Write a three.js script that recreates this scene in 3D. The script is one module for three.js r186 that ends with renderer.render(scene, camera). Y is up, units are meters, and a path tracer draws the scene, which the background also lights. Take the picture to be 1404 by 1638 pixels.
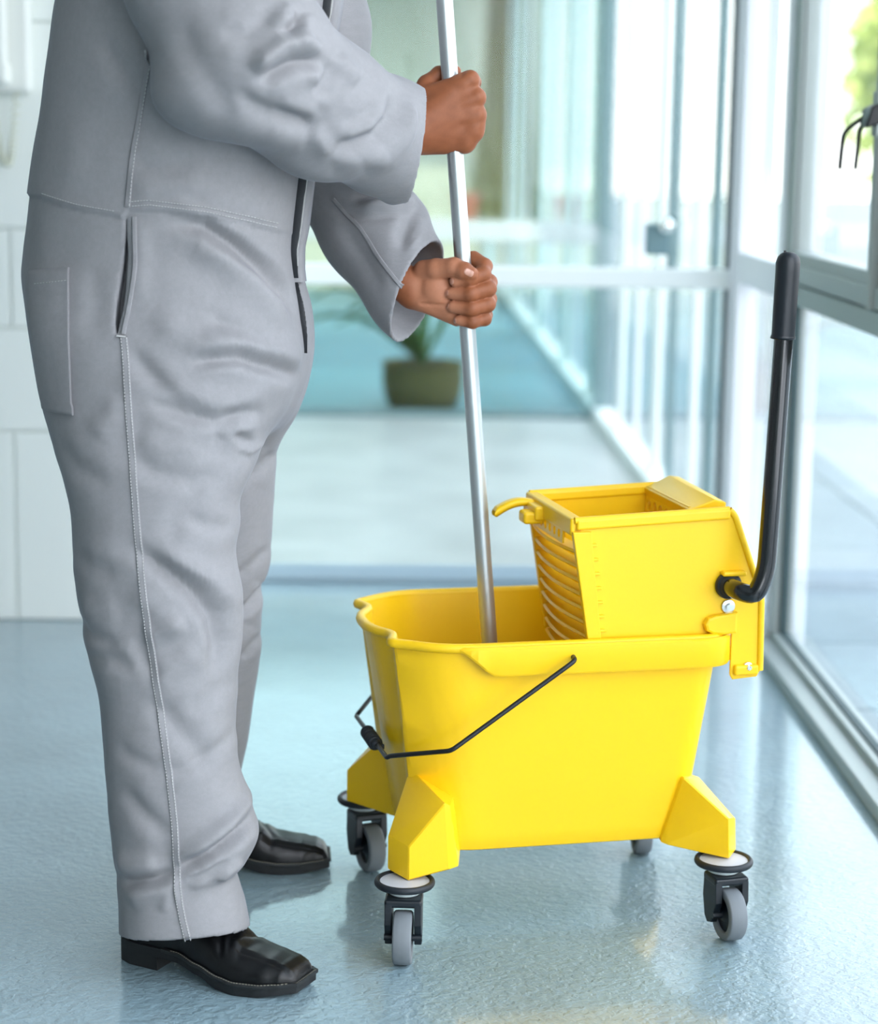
import * as THREE from 'three';
import { RoundedBoxGeometry } from 'three/addons/geometries/RoundedBoxGeometry.js';
import { ConvexGeometry } from 'three/addons/geometries/ConvexGeometry.js';
import { mergeGeometries, toCreasedNormals } from 'three/addons/utils/BufferGeometryUtils.js';
import { RectAreaLightUniformsLib } from 'three/addons/lights/RectAreaLightUniformsLib.js';

// ------------------------------------------------------------------ camera, sky, sun, exposure
const scene = new THREE.Scene();
const renderer = new THREE.WebGLRenderer({ antialias: true });
renderer.toneMapping = THREE.LinearToneMapping;
renderer.toneMappingExposure = 0.5;
renderer.shadowMap.enabled = true;
RectAreaLightUniformsLib.init();

const EYE = new THREE.Vector3(0, 1.15, 0);
const camera = new THREE.PerspectiveCamera(27.876, 1404 / 1638, 0.05, 120);
camera.position.copy(EYE);
camera.rotation.order = 'YXZ';
camera.rotation.set(-9.9646 * Math.PI / 180, -1.4653 * Math.PI / 180, 0.015);
camera.focus = 2.93;
camera.userData.fStop = 2.6;
scene.add(camera);

// clear daylight sky: pale at the horizon, soft blue overhead, the same all round
{
  const w = 8, h = 128, d = new Float32Array(w * h * 4);
  for (let j = 0; j < h; j++) {
    const e = Math.max(0, (j + 0.5) / h * 2 - 1), k = Math.pow(e, 0.55);
    for (let i = 0; i < w; i++) d.set([1.0 - 0.40 * k, 1.01 - 0.24 * k, 0.985 + 0.04 * k, 1], (j * w + i) * 4);
  }
  const t = new THREE.DataTexture(d, w, h, THREE.RGBAFormat, THREE.FloatType);
  t.mapping = THREE.EquirectangularReflectionMapping; t.magFilter = t.minFilter = THREE.LinearFilter; t.needsUpdate = true;
  scene.background = t;
  scene.backgroundIntensity = 9;
}
const sun = new THREE.DirectionalLight(0xfff4e0, 16.0);
sun.position.set(-1.6, 9, 6.0); sun.target.position.set(0, 0, -4);
sun.castShadow = true; sun.shadow.mapSize.set(2048, 2048);
Object.assign(sun.shadow.camera, { left: -16, right: 16, top: 16, bottom: -16, near: 0.5, far: 50 });
scene.add(sun, sun.target);

// daylight boosted by area lamps added inside the right-hand window bays
function addedDaylight(w, h, pos, look, power, color) {
  const l = new THREE.RectAreaLight(color, power, w, h);
  l.position.set(...pos); l.lookAt(...look); l.name = 'added_window_light'; scene.add(l);
}
addedDaylight(2.3, 2.2, [0.88, 1.5, -1.2], [-1, 0.9, -2.0], 7.0, 0xf1f6ff);
addedDaylight(2.6, 2.2, [0.88, 1.5, 1.8], [-1.2, 0.9, -1.6], 6.3, 0xf1f6ff);

// ------------------------------------------------------------------ helpers
function rng(seed) { let a = seed >>> 0; return () => { a = (a + 0x6D2B79F5) >>> 0; let t = a; t = Math.imul(t ^ (t >>> 15), t | 1); t ^= t + Math.imul(t ^ (t >>> 7), t | 61); return ((t ^ (t >>> 14)) >>> 0) / 4294967296; }; }
const R1 = rng(7);
const clamp = (x, a = 0, b = 1) => Math.min(b, Math.max(a, x));
const mix = (a, b, t) => a + (b - a) * t;
const smooth = (a, b, x) => { const t = clamp((x - a) / (b - a)); return t * t * (3 - 2 * t); };
const V3 = (x, y, z) => new THREE.Vector3(x, y, z);
const used = {};
const numbered = (n) => { const k = used[n] = (used[n] ?? -1) + 1; return k ? n + '_' + String(k).padStart(3, '0') : n; };
function tag(o, label, category, group) { o.userData.label = label; if (category) o.userData.category = category; if (group) o.userData.group = group; return o; }
function thing(name, label, category, pos = [0, 0, 0], turn = 0, group) {
  const o = new THREE.Group(); o.name = numbered(name); o.position.set(...pos); o.rotation.y = turn; scene.add(o);
  return tag(o, label, category, group);
}
function part(name, geo, mat, parent) {
  if (Array.isArray(geo)) geo = merge(geo);
  const m = new THREE.Mesh(geo, mat); m.name = parent === scene || !parent ? numbered(name) : name; m.castShadow = m.receiveShadow = true; (parent || scene).add(m); return m;
}
function sub(name, parent) { const g = new THREE.Group(); g.name = name; parent.add(g); return g; }
function struct(name, geo, mat, label) { const m = part(name, geo, mat, scene); m.userData.kind = 'structure'; if (label) m.userData.label = label; return m; }
function structGroup(name, label) { const g = new THREE.Group(); g.name = name; g.userData.kind = 'structure'; if (label) g.userData.label = label; scene.add(g); return g; }
function merge(gs) {
  gs = gs.map((g) => { g = g.index ? g.toNonIndexed() : g.clone(); if (!g.attributes.uv) g.setAttribute('uv', new THREE.Float32BufferAttribute(new Float32Array(g.attributes.position.count * 2), 2)); for (const k of Object.keys(g.attributes)) if (!['position', 'normal', 'uv'].includes(k)) g.deleteAttribute(k); return g; });
  return mergeGeometries(gs);
}
// uv in metres from the dominant axis of each normal
function boxUV(g) {
  const p = g.attributes.position, n = g.attributes.normal, uv = new Float32Array(p.count * 2);
  for (let i = 0; i < p.count; i++) {
    const ax = Math.abs(n.getX(i)), ay = Math.abs(n.getY(i)), az = Math.abs(n.getZ(i)), x = p.getX(i), y = p.getY(i), z = p.getZ(i);
    uv[2 * i] = ay > ax && ay > az ? x : ax > az ? z : x; uv[2 * i + 1] = ay > ax && ay > az ? z : y;
  }
  g.setAttribute('uv', new THREE.BufferAttribute(uv, 2)); return g;
}
// box from its corners, edges rounded
function bx(x0, x1, y0, y1, z0, z1, r = 0.003) {
  const w = Math.abs(x1 - x0), h = Math.abs(y1 - y0), d = Math.abs(z1 - z0);
  const g = r > 0 ? new RoundedBoxGeometry(w, h, d, 2, Math.min(r, w * .49, h * .49, d * .49)) : new THREE.BoxGeometry(w, h, d);
  g.translate((x0 + x1) / 2, (y0 + y1) / 2, (z0 + z1) / 2); return boxUV(g);
}
function tube(pts, r, seg = 24, rad = 10, closed = false, type = 'catmullrom', tension = 0.5) {
  return new THREE.TubeGeometry(new THREE.CatmullRomCurve3(pts.map((p) => V3(...p)), closed, type, tension), seg, r, rad, closed);
}
// polyline with rounded corners, as points
function fillet(pts, r, seg = 6) {
  const P = pts.map((p) => V3(...p)), out = [P[0].clone()];
  for (let i = 1; i < P.length - 1; i++) {
    const a = P[i - 1].clone().sub(P[i]), b = P[i + 1].clone().sub(P[i]), q = Math.min(r, a.length() * .49, b.length() * .49);
    const A = P[i].clone().addScaledVector(a.normalize(), q), B = P[i].clone().addScaledVector(b.normalize(), q);
    for (let k = 0; k <= seg; k++) { const t = k / seg; out.push(A.clone().multiplyScalar((1 - t) ** 2).addScaledVector(P[i], 2 * t * (1 - t)).addScaledVector(B, t * t)); }
  }
  out.push(P[P.length - 1].clone()); return out;
}
class Poly extends THREE.Curve { constructor(p) { super(); this.p = p; this.l = [0]; for (let i = 1; i < p.length; i++) this.l.push(this.l[i - 1] + p[i].distanceTo(p[i - 1])); } getPoint(t, o = new THREE.Vector3()) { const s = t * this.l[this.l.length - 1]; let i = 1; while (i < this.l.length - 1 && this.l[i] < s) i++; return o.copy(this.p[i - 1]).lerp(this.p[i], clamp((s - this.l[i - 1]) / Math.max(1e-9, this.l[i] - this.l[i - 1]))); } getPointAt(t, o) { return this.getPoint(t, o); } getTangentAt(t, o) { return this.getTangent(t, o); } }
function rod(pts, r, fr = 0.02, seg = 60, rad = 14) { return new THREE.TubeGeometry(new Poly(fillet(pts, fr)), seg, r, rad, false); }
function cyl(p, q, r0, r1 = r0, rad = 24, open = false) {
  const a = V3(...p), b = V3(...q), d = b.clone().sub(a), g = new THREE.CylinderGeometry(r1, r0, d.length(), rad, 1, open);
  g.applyQuaternion(new THREE.Quaternion().setFromUnitVectors(V3(0, 1, 0), d.clone().normalize())); g.translate(...a.add(b).multiplyScalar(.5).toArray()); return g;
}
function lathe(prof, seg = 40) { return new THREE.LatheGeometry(prof.map((p) => new THREE.Vector2(...p)), seg); }
function extrude(poly, depth, bevel = 0.002, holes = []) {
  const s = new THREE.Shape(poly.map((p) => new THREE.Vector2(...p)));
  for (const [x, y, r] of holes) { const h = new THREE.Path(); h.absarc(x, y, r, 0, Math.PI * 2, true); s.holes.push(h); }
  return new THREE.ExtrudeGeometry(s, { depth: depth - 2 * bevel, bevelEnabled: bevel > 0, bevelThickness: bevel, bevelSize: bevel, bevelOffset: -bevel, bevelSegments: 2, curveSegments: 10 }).translate(0, 0, bevel);
}
// rows of points -> closed or open surface
function grid(rows, closedU = false, closedV = false) {
  const n = rows.length, m = rows[0].length, pos = [], uv = [], idx = [];
  rows.forEach((r, i) => r.forEach((p, j) => { pos.push(p[0], p[1], p[2]); uv.push(j / m, i / n); }));
  const I = closedV ? n : n - 1, J = closedU ? m : m - 1;
  for (let i = 0; i < I; i++) for (let j = 0; j < J; j++) { const a = i * m + j, b = i * m + (j + 1) % m, c = ((i + 1) % n) * m + j, d = ((i + 1) % n) * m + (j + 1) % m; idx.push(a, b, d, a, d, c); }
  const g = new THREE.BufferGeometry(); g.setAttribute('position', new THREE.Float32BufferAttribute(pos, 3)); g.setAttribute('uv', new THREE.Float32BufferAttribute(uv, 2)); g.setIndex(idx); g.computeVertexNormals(); return g;
}
// convex solid with softened edges
function softHull(pts, r = 0.003) {
  const P = []; for (const p of pts) for (const [x, y, z] of [[1, 0, 0], [-1, 0, 0], [0, 1, 0], [0, -1, 0], [0, 0, 1], [0, 0, -1], [.6, .6, .5], [-.6, .6, .5], [.6, .6, -.5], [-.6, .6, -.5], [.6, -.6, .5], [-.6, -.6, .5]]) P.push(V3(p[0] + x * r, p[1] + y * r, p[2] + z * r));
  return toCreasedNormals(new ConvexGeometry(P), 0.5);
}
// value noise, tileable, summed over octaves
function noiseGrid(n, cells, seed, oct = 4, fall = 0.5) {
  const out = new Float32Array(n * n); let amp = 1, tot = 0;
  for (let o = 0; o < oct; o++) {
    const c = Math.min(n, cells << o), r = rng(seed + o * 101), v = new Float32Array(c * c).map(() => r());
    for (let j = 0; j < n; j++) for (let i = 0; i < n; i++) {
      const x = i / n * c, y = j / n * c, x0 = Math.floor(x), y0 = Math.floor(y); let fx = x - x0, fy = y - y0; fx = fx * fx * (3 - 2 * fx); fy = fy * fy * (3 - 2 * fy);
      const at = (a, b) => v[(b % c) * c + a % c];
      out[j * n + i] += amp * (mix(mix(at(x0, y0), at(x0 + 1, y0), fx), mix(at(x0, y0 + 1), at(x0 + 1, y0 + 1), fx), fy));
    }
    tot += amp; amp *= fall;
  }
  return out.map((x) => x / tot);
}
function texture(n, f, srgb, rx, ry) {
  const d = new Uint8Array(n * n * 4);
  for (let j = 0; j < n; j++) for (let i = 0; i < n; i++) { const c = f(i, j, j * n + i); d.set([c[0], c[1], c[2], 255].map((x) => Math.round(clamp(x, 0, 255))), (j * n + i) * 4); }
  const t = new THREE.DataTexture(d, n, n); t.wrapS = t.wrapT = THREE.RepeatWrapping; t.magFilter = t.minFilter = THREE.LinearFilter; t.repeat.set(rx, ry); if (srgb) t.colorSpace = THREE.SRGBColorSpace; t.needsUpdate = true; return t;
}
const std = (o) => new THREE.MeshStandardMaterial(o), phys = (o) => new THREE.MeshPhysicalMaterial(o);
// ------------------------------------------------------------------ materials of the place
const N1 = noiseGrid(512, 8, 3, 5), N2 = noiseGrid(1024, 48, 9, 4, 0.6), N3 = noiseGrid(512, 32, 21, 3);
const floorBump = texture(1024, (i, j, k) => { const a = N2[k], b = N2[(k * 7 + 331) % N2.length]; const v = 255 * smooth(0.25, 0.75, a) ; return [v, v, v]; }, false, 1 / 0.5, 1 / 0.5);
const floorTone = texture(512, (i, j, k) => { const v = 236 + 22 * (N1[k] - .5) * 2; return [v, v, v]; }, true, 1 / 1.7, 1 / 1.7);
const M = {
  floor: phys({ color: 0x8fa8b1, map: floorTone, roughness: 0.36, bumpMap: floorBump, bumpScale: 0.0014, clearcoat: 1, clearcoatRoughness: 0.1 }),
  hall: phys({ color: 0xbfc2be, map: floorTone, roughness: 0.4, clearcoat: 0.3, clearcoatRoughness: 0.3 }),
  farFloor: phys({ color: 0x6b929d, roughness: 0.4 }),
  white: std({ color: 0xe9efe9, roughness: 0.7 }),
  panel: std({ color: 0xf2f6f1, roughness: 0.6 }),
  ceiling: std({ color: 0xc9ccca, roughness: 0.9 }),
  frame: std({ color: 0xa3aba8, roughness: 0.42, metalness: 0.25 }),
  seal: std({ color: 0x33484a, roughness: 0.6 }),
  rail: std({ color: 0xf2f6f2, roughness: 0.35 }),
  post: std({ color: 0xeeeff2, roughness: 0.45 }),
  slim: std({ color: 0x7b9496, roughness: 0.4, metalness: 0.4 }),
  pane: phys({ color: 0xffffff, roughness: 0.02, transmission: 1, thickness: 0, ior: 1.45 }),
  tint: phys({ color: 0xe4f0f0, roughness: 0.02, transmission: 1, thickness: 0, ior: 1.45, specularIntensity: 0.25 }),
  clear: phys({ color: 0xffffff, roughness: 0.02, transmission: 1, thickness: 0, ior: 1.45, specularIntensity: 0.25 }),
  black: std({ color: 0x080b0e, roughness: 0.35 }),
  beige: std({ color: 0xeee0c8, roughness: 0.85 }),
  olive: std({ color: 0x9a9667, roughness: 0.9 }),
  plastic: std({ color: 0xeef0ea, roughness: 0.4 }),
};
// ------------------------------------------------------------------ the room
struct('floor', bx(-3.2, 0.96, -0.12, 0, -5.5, 3.4, 0), M.floor, 'pale blue glossy painted floor with a pebbled skin');
struct('floor_hall', bx(-3.2, 0.96, -0.12, 0, -9.0, -5.5, 0), M.hall, 'pale grey floor between the two glass partitions');
struct('floor_far', bx(-3.2, 1.0, -0.12, 0, -17.4, -9.0, 0), M.farFloor, 'blue green floor beyond the far glass partition');
struct('ceiling', [bx(-3.2, 0.96, 2.72, 2.85, -6.1, 3.4, 0), bx(-3.2, -2.2, 2.72, 2.85, -17.4, -6.1, 0), bx(0.3, 0.96, 2.72, 2.85, -17.4, -6.1, 0), bx(-2.2, 0.3, 2.72, 2.85, -9.8, -8.0, 0), bx(-2.2, 0.3, 2.72, 2.85, -17.4, -15.5, 0)], M.ceiling, 'white ceiling above the frame');
struct('wall_left', bx(-3.4, -3.2, -0.12, 2.85, -17.4, 3.4, 0), std({ color: 0x8d9290, roughness: 0.8 }), 'grey wall on the left outside the frame');
for (const [n, z0, z1] of [['added_window_6', -8.0, -6.1], ['added_window_7', -15.5, -9.8]]) { const w = structGroup(n, 'unseen roof light added to brighten the hall beyond the partition'); part('pane', bx(-2.2, .3, 2.99, 2.992, z0, z1, 0), phys({ color: 0xf4faf8, roughness: .6, transmission: 1, thickness: 0 }), w); }  // roof openings out of view, added to brighten hall floor and partitions
struct('added_wall_front', bx(-3.4, 1.0, -0.12, 2.85, 3.4, 3.6, 0), M.white, 'unseen wall behind the camera added to shut out frontal sky light');  // added out of view to block sky fill from the front
struct('wall_end', bx(-3.4, 1.3, -0.12, 2.85, -17.6, -17.4, 0), M.beige, 'beige wall at the far end of the hall');
// white wall behind the worker, built of painted panels in courses
{
  const w = structGroup('wall_back', 'white panelled wall behind the worker at the left');
  part('core', bx(-3.2, -0.56, 0, 2.7, -5.2, -4.965, 0), M.white, w);
  part('return', bx(-0.56, -0.5, 0, 2.7, -5.52, -4.955, 0.004), M.white, w);
  const ys = [0.0, 0.466, 0.715, 0.952, 1.43, 2.7];
  for (let r = 0; r < 5; r++) for (let k = 0; k < 5; k++) {
    const off = r % 2 ? 0.0 : 0.26, x1 = -0.562 - k * 0.6 + off, x0 = x1 - 0.6;
    const a = Math.max(x0, -3.19), b = Math.min(x1, -0.562); if (b - a < 0.03) continue;
    part('panel', bx(a + 0.002, b - 0.002, ys[r] + 0.002, ys[r + 1] - 0.002, -4.965, -4.955 + (R1() - .5) * 0.003, 0.003), M.panel, w);
  }
}
// windows: a bay of the right-hand glazing between z0 (far) and z1 (near)
function bay(name, z0, z1, uprights, label, inView) {
  const w = structGroup(name, label), X = 0.93;
  part('sill', bx(0.862, 0.912, 0, 0.03, z0, z1, 0.004), M.frame, w);
  part('bottom_rail', bx(0.905, 0.955, 0.02, 0.046, z0, z1, 0.003), M.frame, w);
  part('transom', [bx(0.905, 0.96, 0.818, 0.865, z0, z1, 0.004), bx(0.893, 0.96, 0.872, 0.912, z0, z1, 0.004), bx(0.915, 0.95, 0.86, 0.875, z0, z1, 0)], M.frame, w);
  part('head_rail', bx(0.9, 0.96, 2.5, 2.72, z0, z1, 0.004), M.frame, w);
  part('stile', bx(0.905, 0.955, 0, 2.5, z0, z0 + 0.035, 0.003), M.frame, w);
  part('seal', [bx(0.922, 0.94, 0.04, 0.825, z0 + 0.034, z0 + 0.045, 0), bx(0.922, 0.94, 0.042, 0.05, z0 + 0.034, z1, 0)], M.seal, w);
  part('pane', bx(X, X + 0.0005, 0.045, 0.82, z0 + 0.03, z1, 0), M.pane, w);
  for (let k = 0; k < uprights.length; k++) {
    const a = k ? uprights[k - 1] + 0.03 : z0 + 0.035, b = uprights[k];
    const s = sub('sash', w);
    part('sash_frame', [bx(0.9, 0.945, 0.905, 0.937, a, b, 0.003), bx(0.9, 0.945, 0.93, 2.5, a, a + 0.06, 0.003), bx(0.9, 0.945, 0.93, 2.5, b - 0.03, b, 0.003), bx(0.912, 0.938, 0.93, 2.5, a + 0.058, a + 0.068, 0)], M.frame, s);
    part('pane', bx(X, X + 0.0005, 0.93, 2.49, a + 0.05, b - 0.02, 0), M.pane, s);
    part('mullion', bx(0.885, 0.955, 0.87, 2.5, b, b + 0.028, 0.003), M.frame, w);
  }
  return w;
}
bay('window_1', -4.735, -2.7, [-3.83, -3.3, -2.73], 'grey framed window with opening sashes beside the bucket');
bay('window_2', -2.7, -0.3, [-1.9, -1.1, -0.33], 'grey framed window outside the frame, nearest the camera');
bay('window_3', -0.3, 3.3, [0.9, 2.1, 3.27], 'grey framed window behind the camera');
// latch of the sash: catch block and two prongs hanging from it
{
  const l = thing('window_latch', 'black two-pronged window latch hanging on the grey window mullion', 'latch', [0.874, 1.225, -3.775]);
  part('catch_block', [softHull([[-.012, .01, -.02], [.01, .02, -.02], [-.012, .01, .03], [.01, .02, .03], [-.02, -.022, -.02], [.01, -.012, -.02], [-.02, -.022, .03], [.01, -.012, .03]], .003), cyl([-.005, .004, -.05], [-.005, .004, -.015], .009, .011)], M.black, l);
  part('prong', rod([[-.01, -.004, -.03], [-.03, -.02, -.05], [-.043, -.034, -.062], [-.046, -.10, -.066]], .0044, .012, 30, 8), M.black, l);
  part('prong', rod([[-.01, -.012, -.012], [-.022, -.024, -.022], [-.026, -.10, -.026]], .0038, .01, 30, 8), M.black, l);
  part('back_plate', bx(-.004, .012, -.04, .04, -.01, .028, .003), M.frame, l);
}
// narrow glazed strip and white jamb between window and partition
{
  const w = structGroup('window_8', 'narrow glazed strip with white jambs between the window and the glass partition');
  part('jamb', bx(0.9, 0.99, 0, 2.72, -4.80, -4.735, 0.006), M.post, w);
  part('jamb', bx(0.9, 0.99, 0, 2.72, -5.42, -5.36, 0.006), M.post, w);
  part('bottom_rail', [bx(0.885, 0.96, 0, 0.05, -5.36, -4.80, 0.004)], M.post, w);
  part('transom', bx(0.905, 0.96, 0.82, 0.90, -5.36, -4.80, 0.004), M.post, w);
  part('head_rail', bx(0.9, 0.96, 2.5, 2.72, -5.36, -4.80, 0.004), M.post, w);
  part('pane', bx(0.93, 0.9305, 0.05, 2.5, -5.36, -4.80, 0), M.pane, w);
}
// glazing beyond the partition
function farBay(name, z0, z1, bars, label) {
  const w = structGroup(name, label);
  part('sill', bx(0.89, 0.97, 0, 0.05, z0, z1, 0.004), M.rail, w);
  part('head_rail', bx(0.9, 0.97, 2.5, 2.72, z0, z1, 0.004), M.rail, w);
  part('pane', bx(0.94, 0.9405, 0.05, 2.5, z0, z1, 0), M.pane, w);
  for (const [z, d, m] of bars) part('mullion', bx(0.928, 0.952, 0.05, 2.5, z - d / 2, z + d / 2, 0.003), m, w);
}
farBay('window_4', -8.93, -5.53, [[-5.98, 0.05, M.slim], [-6.3, 0.03, M.rail], [-6.82, 0.02, M.slim], [-7.2, 0.12, M.rail], [-7.75, 0.04, M.post], [-8.3, 0.1, M.rail]], 'bright window side between the two glass partitions');
farBay('window_5', -17.3, -9.0, [[-9.5, 0.3, M.rail], [-10.3, 0.06, M.post], [-11, 0.35, M.rail], [-12, 0.06, M.post], [-13, 0.5, M.rail], [-14.4, 0.08, M.post], [-15.6, 0.4, M.rail], [-16.6, 0.1, M.post]], 'bright window side beyond the far glass partition');
// near glass partition
{
  const w = structGroup('wall_glass', 'glass partition with a white rail across it behind the mop');
  part('transom_rail', bx(-0.5, 0.9, 0.797, 0.85, -5.5, -5.44, 0.008), M.rail, w);
  part('base_rail', [bx(-0.5, 0.9, 0, 0.028, -5.52, -5.43, 0.006), bx(-0.5, 0.9, 0.02, 0.04, -5.49, -5.46, 0.004)], std({ color: 0x9db0ba, roughness: .5 }), w);
  part('post', bx(0.893, 0.99, 0, 2.72, -5.5, -5.42, 0.004), M.post, w);
  part('post_seal', bx(0.884, 0.895, 0.04, 2.7, -5.48, -5.45, 0.002), M.seal, w);
  part('head_rail', bx(-0.5, 0.9, 2.4, 2.72, -5.5, -5.44, 0.004), M.rail, w);
  part('lower_pane', bx(-0.5, 0.885, 0.04, 0.8, -5.472, -5.4715, 0), M.clear, w);
  part('upper_pane', bx(-0.5, 0.72, 0.85, 2.4, -5.472, -5.4715, 0), M.clear, w);
  const d = structGroup('door_1', 'glass leaf of the partition with a round glass knob');
  part('pane', bx(0.745, 0.885, 0.852, 2.4, -5.474, -5.4735, 0), M.clear, d);
  part('door_edge', bx(0.733, 0.747, 0.85, 2.4, -5.482, -5.466, 0.002), M.slim, d);
  part('lock_plate', bx(0.675, 0.735, 0.885, 0.965, -5.5, -5.455, 0.004), std({ color: 0x6f8c92, roughness: .4, metalness: .3 }), d);
  part('knob', new THREE.SphereGeometry(.021, 32, 20).translate(0.722, 0.962, -5.43), std({ color: 0xf4f6f2, roughness: .12, metalness: .9 }), d);
  part('knob_stem', cyl([0.722, 0.955, -5.46], [0.722, 0.96, -5.435], .008), M.slim, d);
}
// far glass partition
{
  const w = structGroup('wall_glass_far', 'far glass partition with a slim rail and a dark corner post');
  part('transom_rail', bx(-3.2, 0.9, 0.76, 0.852, -8.98, -8.92, 0.01), std({ color: 0xb4c0be, roughness: .5 }), w);
  part('base_rail', bx(-3.2, 0.9, 0, 0.03, -8.98, -8.92, 0.005), M.slim, w);
  part('post', bx(0.893, 0.95, 0, 2.72, -8.99, -8.91, 0.004), M.slim, w);
  part('head_rail', bx(-3.2, 0.9, 2.4, 2.72, -8.98, -8.92, 0.004), M.rail, w);
  part('pane', bx(-3.2, 0.893, 0.03, 2.4, -8.95, -8.9495, 0), M.tint, w);
}
// far things, out of focus
{
  const c = thing('curtain', 'olive curtain gathered at the end of the hall', 'curtain', [0.83, 0, -16.9]);
  const rows = []; for (let i = 0; i <= 24; i++) { const y = 2.6 - i / 24 * 2.1, w = 0.13 + 0.25 * Math.pow(i / 24, 2.2), r = []; for (let j = 0; j <= 60; j++) { const t = j / 60; r.push([(t - .3) * w * 2, y, Math.sin(t * 34) * .03]); } rows.push(r); }
  const back = rows.map((r) => r.map(([x, y, z]) => [x, y, z - .012]));
  part('cloth', [grid(rows), grid(back)], new THREE.MeshStandardMaterial({ color: 0x8c8232, roughness: .9, side: THREE.DoubleSide }), c);
  part('rod', cyl([-.3, 2.62, 0], [.35, 2.62, 0], .015), M.olive, c);
}
{
  const s = thing('side_table', 'small pale side table by the olive curtain', 'table', [0.52, 0, -15.4]);
  part('table_top', bx(-.25, .25, .6, .63, -.2, .2, .006), M.rail, s);
  for (const [x, z] of [[-.22, -.17], [.22, -.17], [-.22, .17], [.22, .17]]) part('leg', bx(x - .018, x + .018, 0, .6, z - .018, z + .018, .004), M.rail, s);
  const p = thing('clay_pot', 'reddish clay pot standing on the small side table', 'pot', [0.56, 0.63, -15.4]);
  part('pot_body', lathe([[0, 0], [.06, 0], [.1, .17], [.108, .18], [.108, .2], [.094, .2], [.09, .17], [0, .16]]), std({ color: 0xb5623c, roughness: .8 }), p);
}
{
  const p = thing('potted_plant', 'leafy plant in a brown basket planter behind the far glass', 'plant', [0.155, 0, -9.32]);
  part('basket', lathe([[0, 0], [.15, 0], [.172, .05], [.183, .12], [.178, .18], [.186, .19], [.186, .203], [.166, .203], [.16, .17], [0, .16]], 48), std({ color: 0x7d6a3f, roughness: .9, bumpMap: texture(64, (i, j) => { const v = 128 + 100 * Math.sin(i / 64 * Math.PI * 8) * Math.sin(j / 64 * Math.PI * 8); return [v, v, v]; }, false, 30, 6), bumpScale: .006 }), p);
  part('soil', lathe([[0, .185], [.16, .18], [.163, .165]], 32), std({ color: 0x2c241a, roughness: 1 }), p);
  const leaf = std({ color: 0x55703f, roughness: .6, side: THREE.DoubleSide });
  const rl = rng(5);
  for (let k = 0; k < 22; k++) {
    const a = k < 13 ? Math.PI * (0.75 + 0.5 * rl()) : rl() * 6.28, L = .32 + .28 * rl(), up = .16 + .26 * rl(), rows = [];
    for (let i = 0; i <= 8; i++) { const t = i / 8, w = .032 * Math.sin(Math.PI * Math.min(1, t * .92 + .08)), x = t * L, y = .18 + up * Math.sin(t * 2.1); rows.push([-1, 0, 1].map((s) => [Math.cos(a) * x - Math.sin(a) * s * w, y - Math.abs(s) * -.008, Math.sin(a) * x * .4 + Math.cos(a) * s * w])); }
    part('leaf', grid(rows), leaf, p);
  }
}
// intercom on the white wall
{
  const t = thing('wall_intercom', 'white wall intercom with a coiled handset cord', 'intercom', [-0.955, 1.264, -4.955]);
  part('housing', bx(-.12, .118, 0, .30, 0, .05, .014), M.plastic, t);
  const h = sub('handset', t);
  part('grip', new RoundedBoxGeometry(.05, .24, .035, 3, .014).translate(.045, .15, .075), M.plastic, h);
  part('earpiece', new RoundedBoxGeometry(.06, .06, .05, 3, .016).translate(.045, .25, .068), M.plastic, h);
  part('mouthpiece', new RoundedBoxGeometry(.06, .055, .05, 3, .016).translate(.045, .045, .068), M.plastic, h);
  const pts = []; for (let i = 0; i <= 420; i++) { const s = i / 420, a = s * Math.PI * 2 * 34, x = .075 - .07 * s - .0 , X = mix(.085, .02, s), Y = -.17 * Math.sin(Math.PI * Math.pow(s, .8)) + .005; pts.push([X + Math.cos(a) * .0075, Y + Math.sin(a) * .003, .04 + Math.sin(a) * .0075]); }
  part('coiled_cord', tube(pts, .0024, 1400, 5), std({ color: 0xdfe1cf, roughness: .5 }), t);
}
// ------------------------------------------------------------------ outside
const paving = texture(256, (i, j) => { const g = 214 + 22 * (N3[(j * 2 % 512) * 512 + i * 2 % 512] - .5); return [g, g, g]; }, true, 1 / 1.2, 1 / 1.2);
const slabM = [0xa2adb3, 0x9ca8ae, 0xa9b3b8].map((c) => std({ color: c, map: paving, roughness: 0.9 }));
const ground = struct('ground', bx(0.96, 40, -0.2, -0.05, -60, 20, 0), slabM[1], 'pale paved terrace outside the windows');
for (let k = 0; k < 22; k++) for (let r = 0; r < 6; r++) { const x = 1.0 + r * .62, z = -3.1 - k * .62; part('paving_slab', bx(x + .006, x + .614, -.055, -.040 + (R1() - .5) * .003, z - .614, z - .006, .004), slabM[Math.floor(R1() * 3)], ground); }
struct('roof', [bx(-3.4, 1.2, 2.85, 3.0, -6.1, 3.6, 0), bx(-3.4, -2.2, 2.85, 3.0, -17.6, -6.1, 0), bx(0.3, 1.2, 2.85, 3.0, -17.6, -6.1, 0), bx(-2.2, 0.3, 2.85, 3.0, -9.8, -8.0, 0), bx(-2.2, 0.3, 2.85, 3.0, -17.6, -15.5, 0)], M.white, 'flat roof with an eave over the windows');
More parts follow.
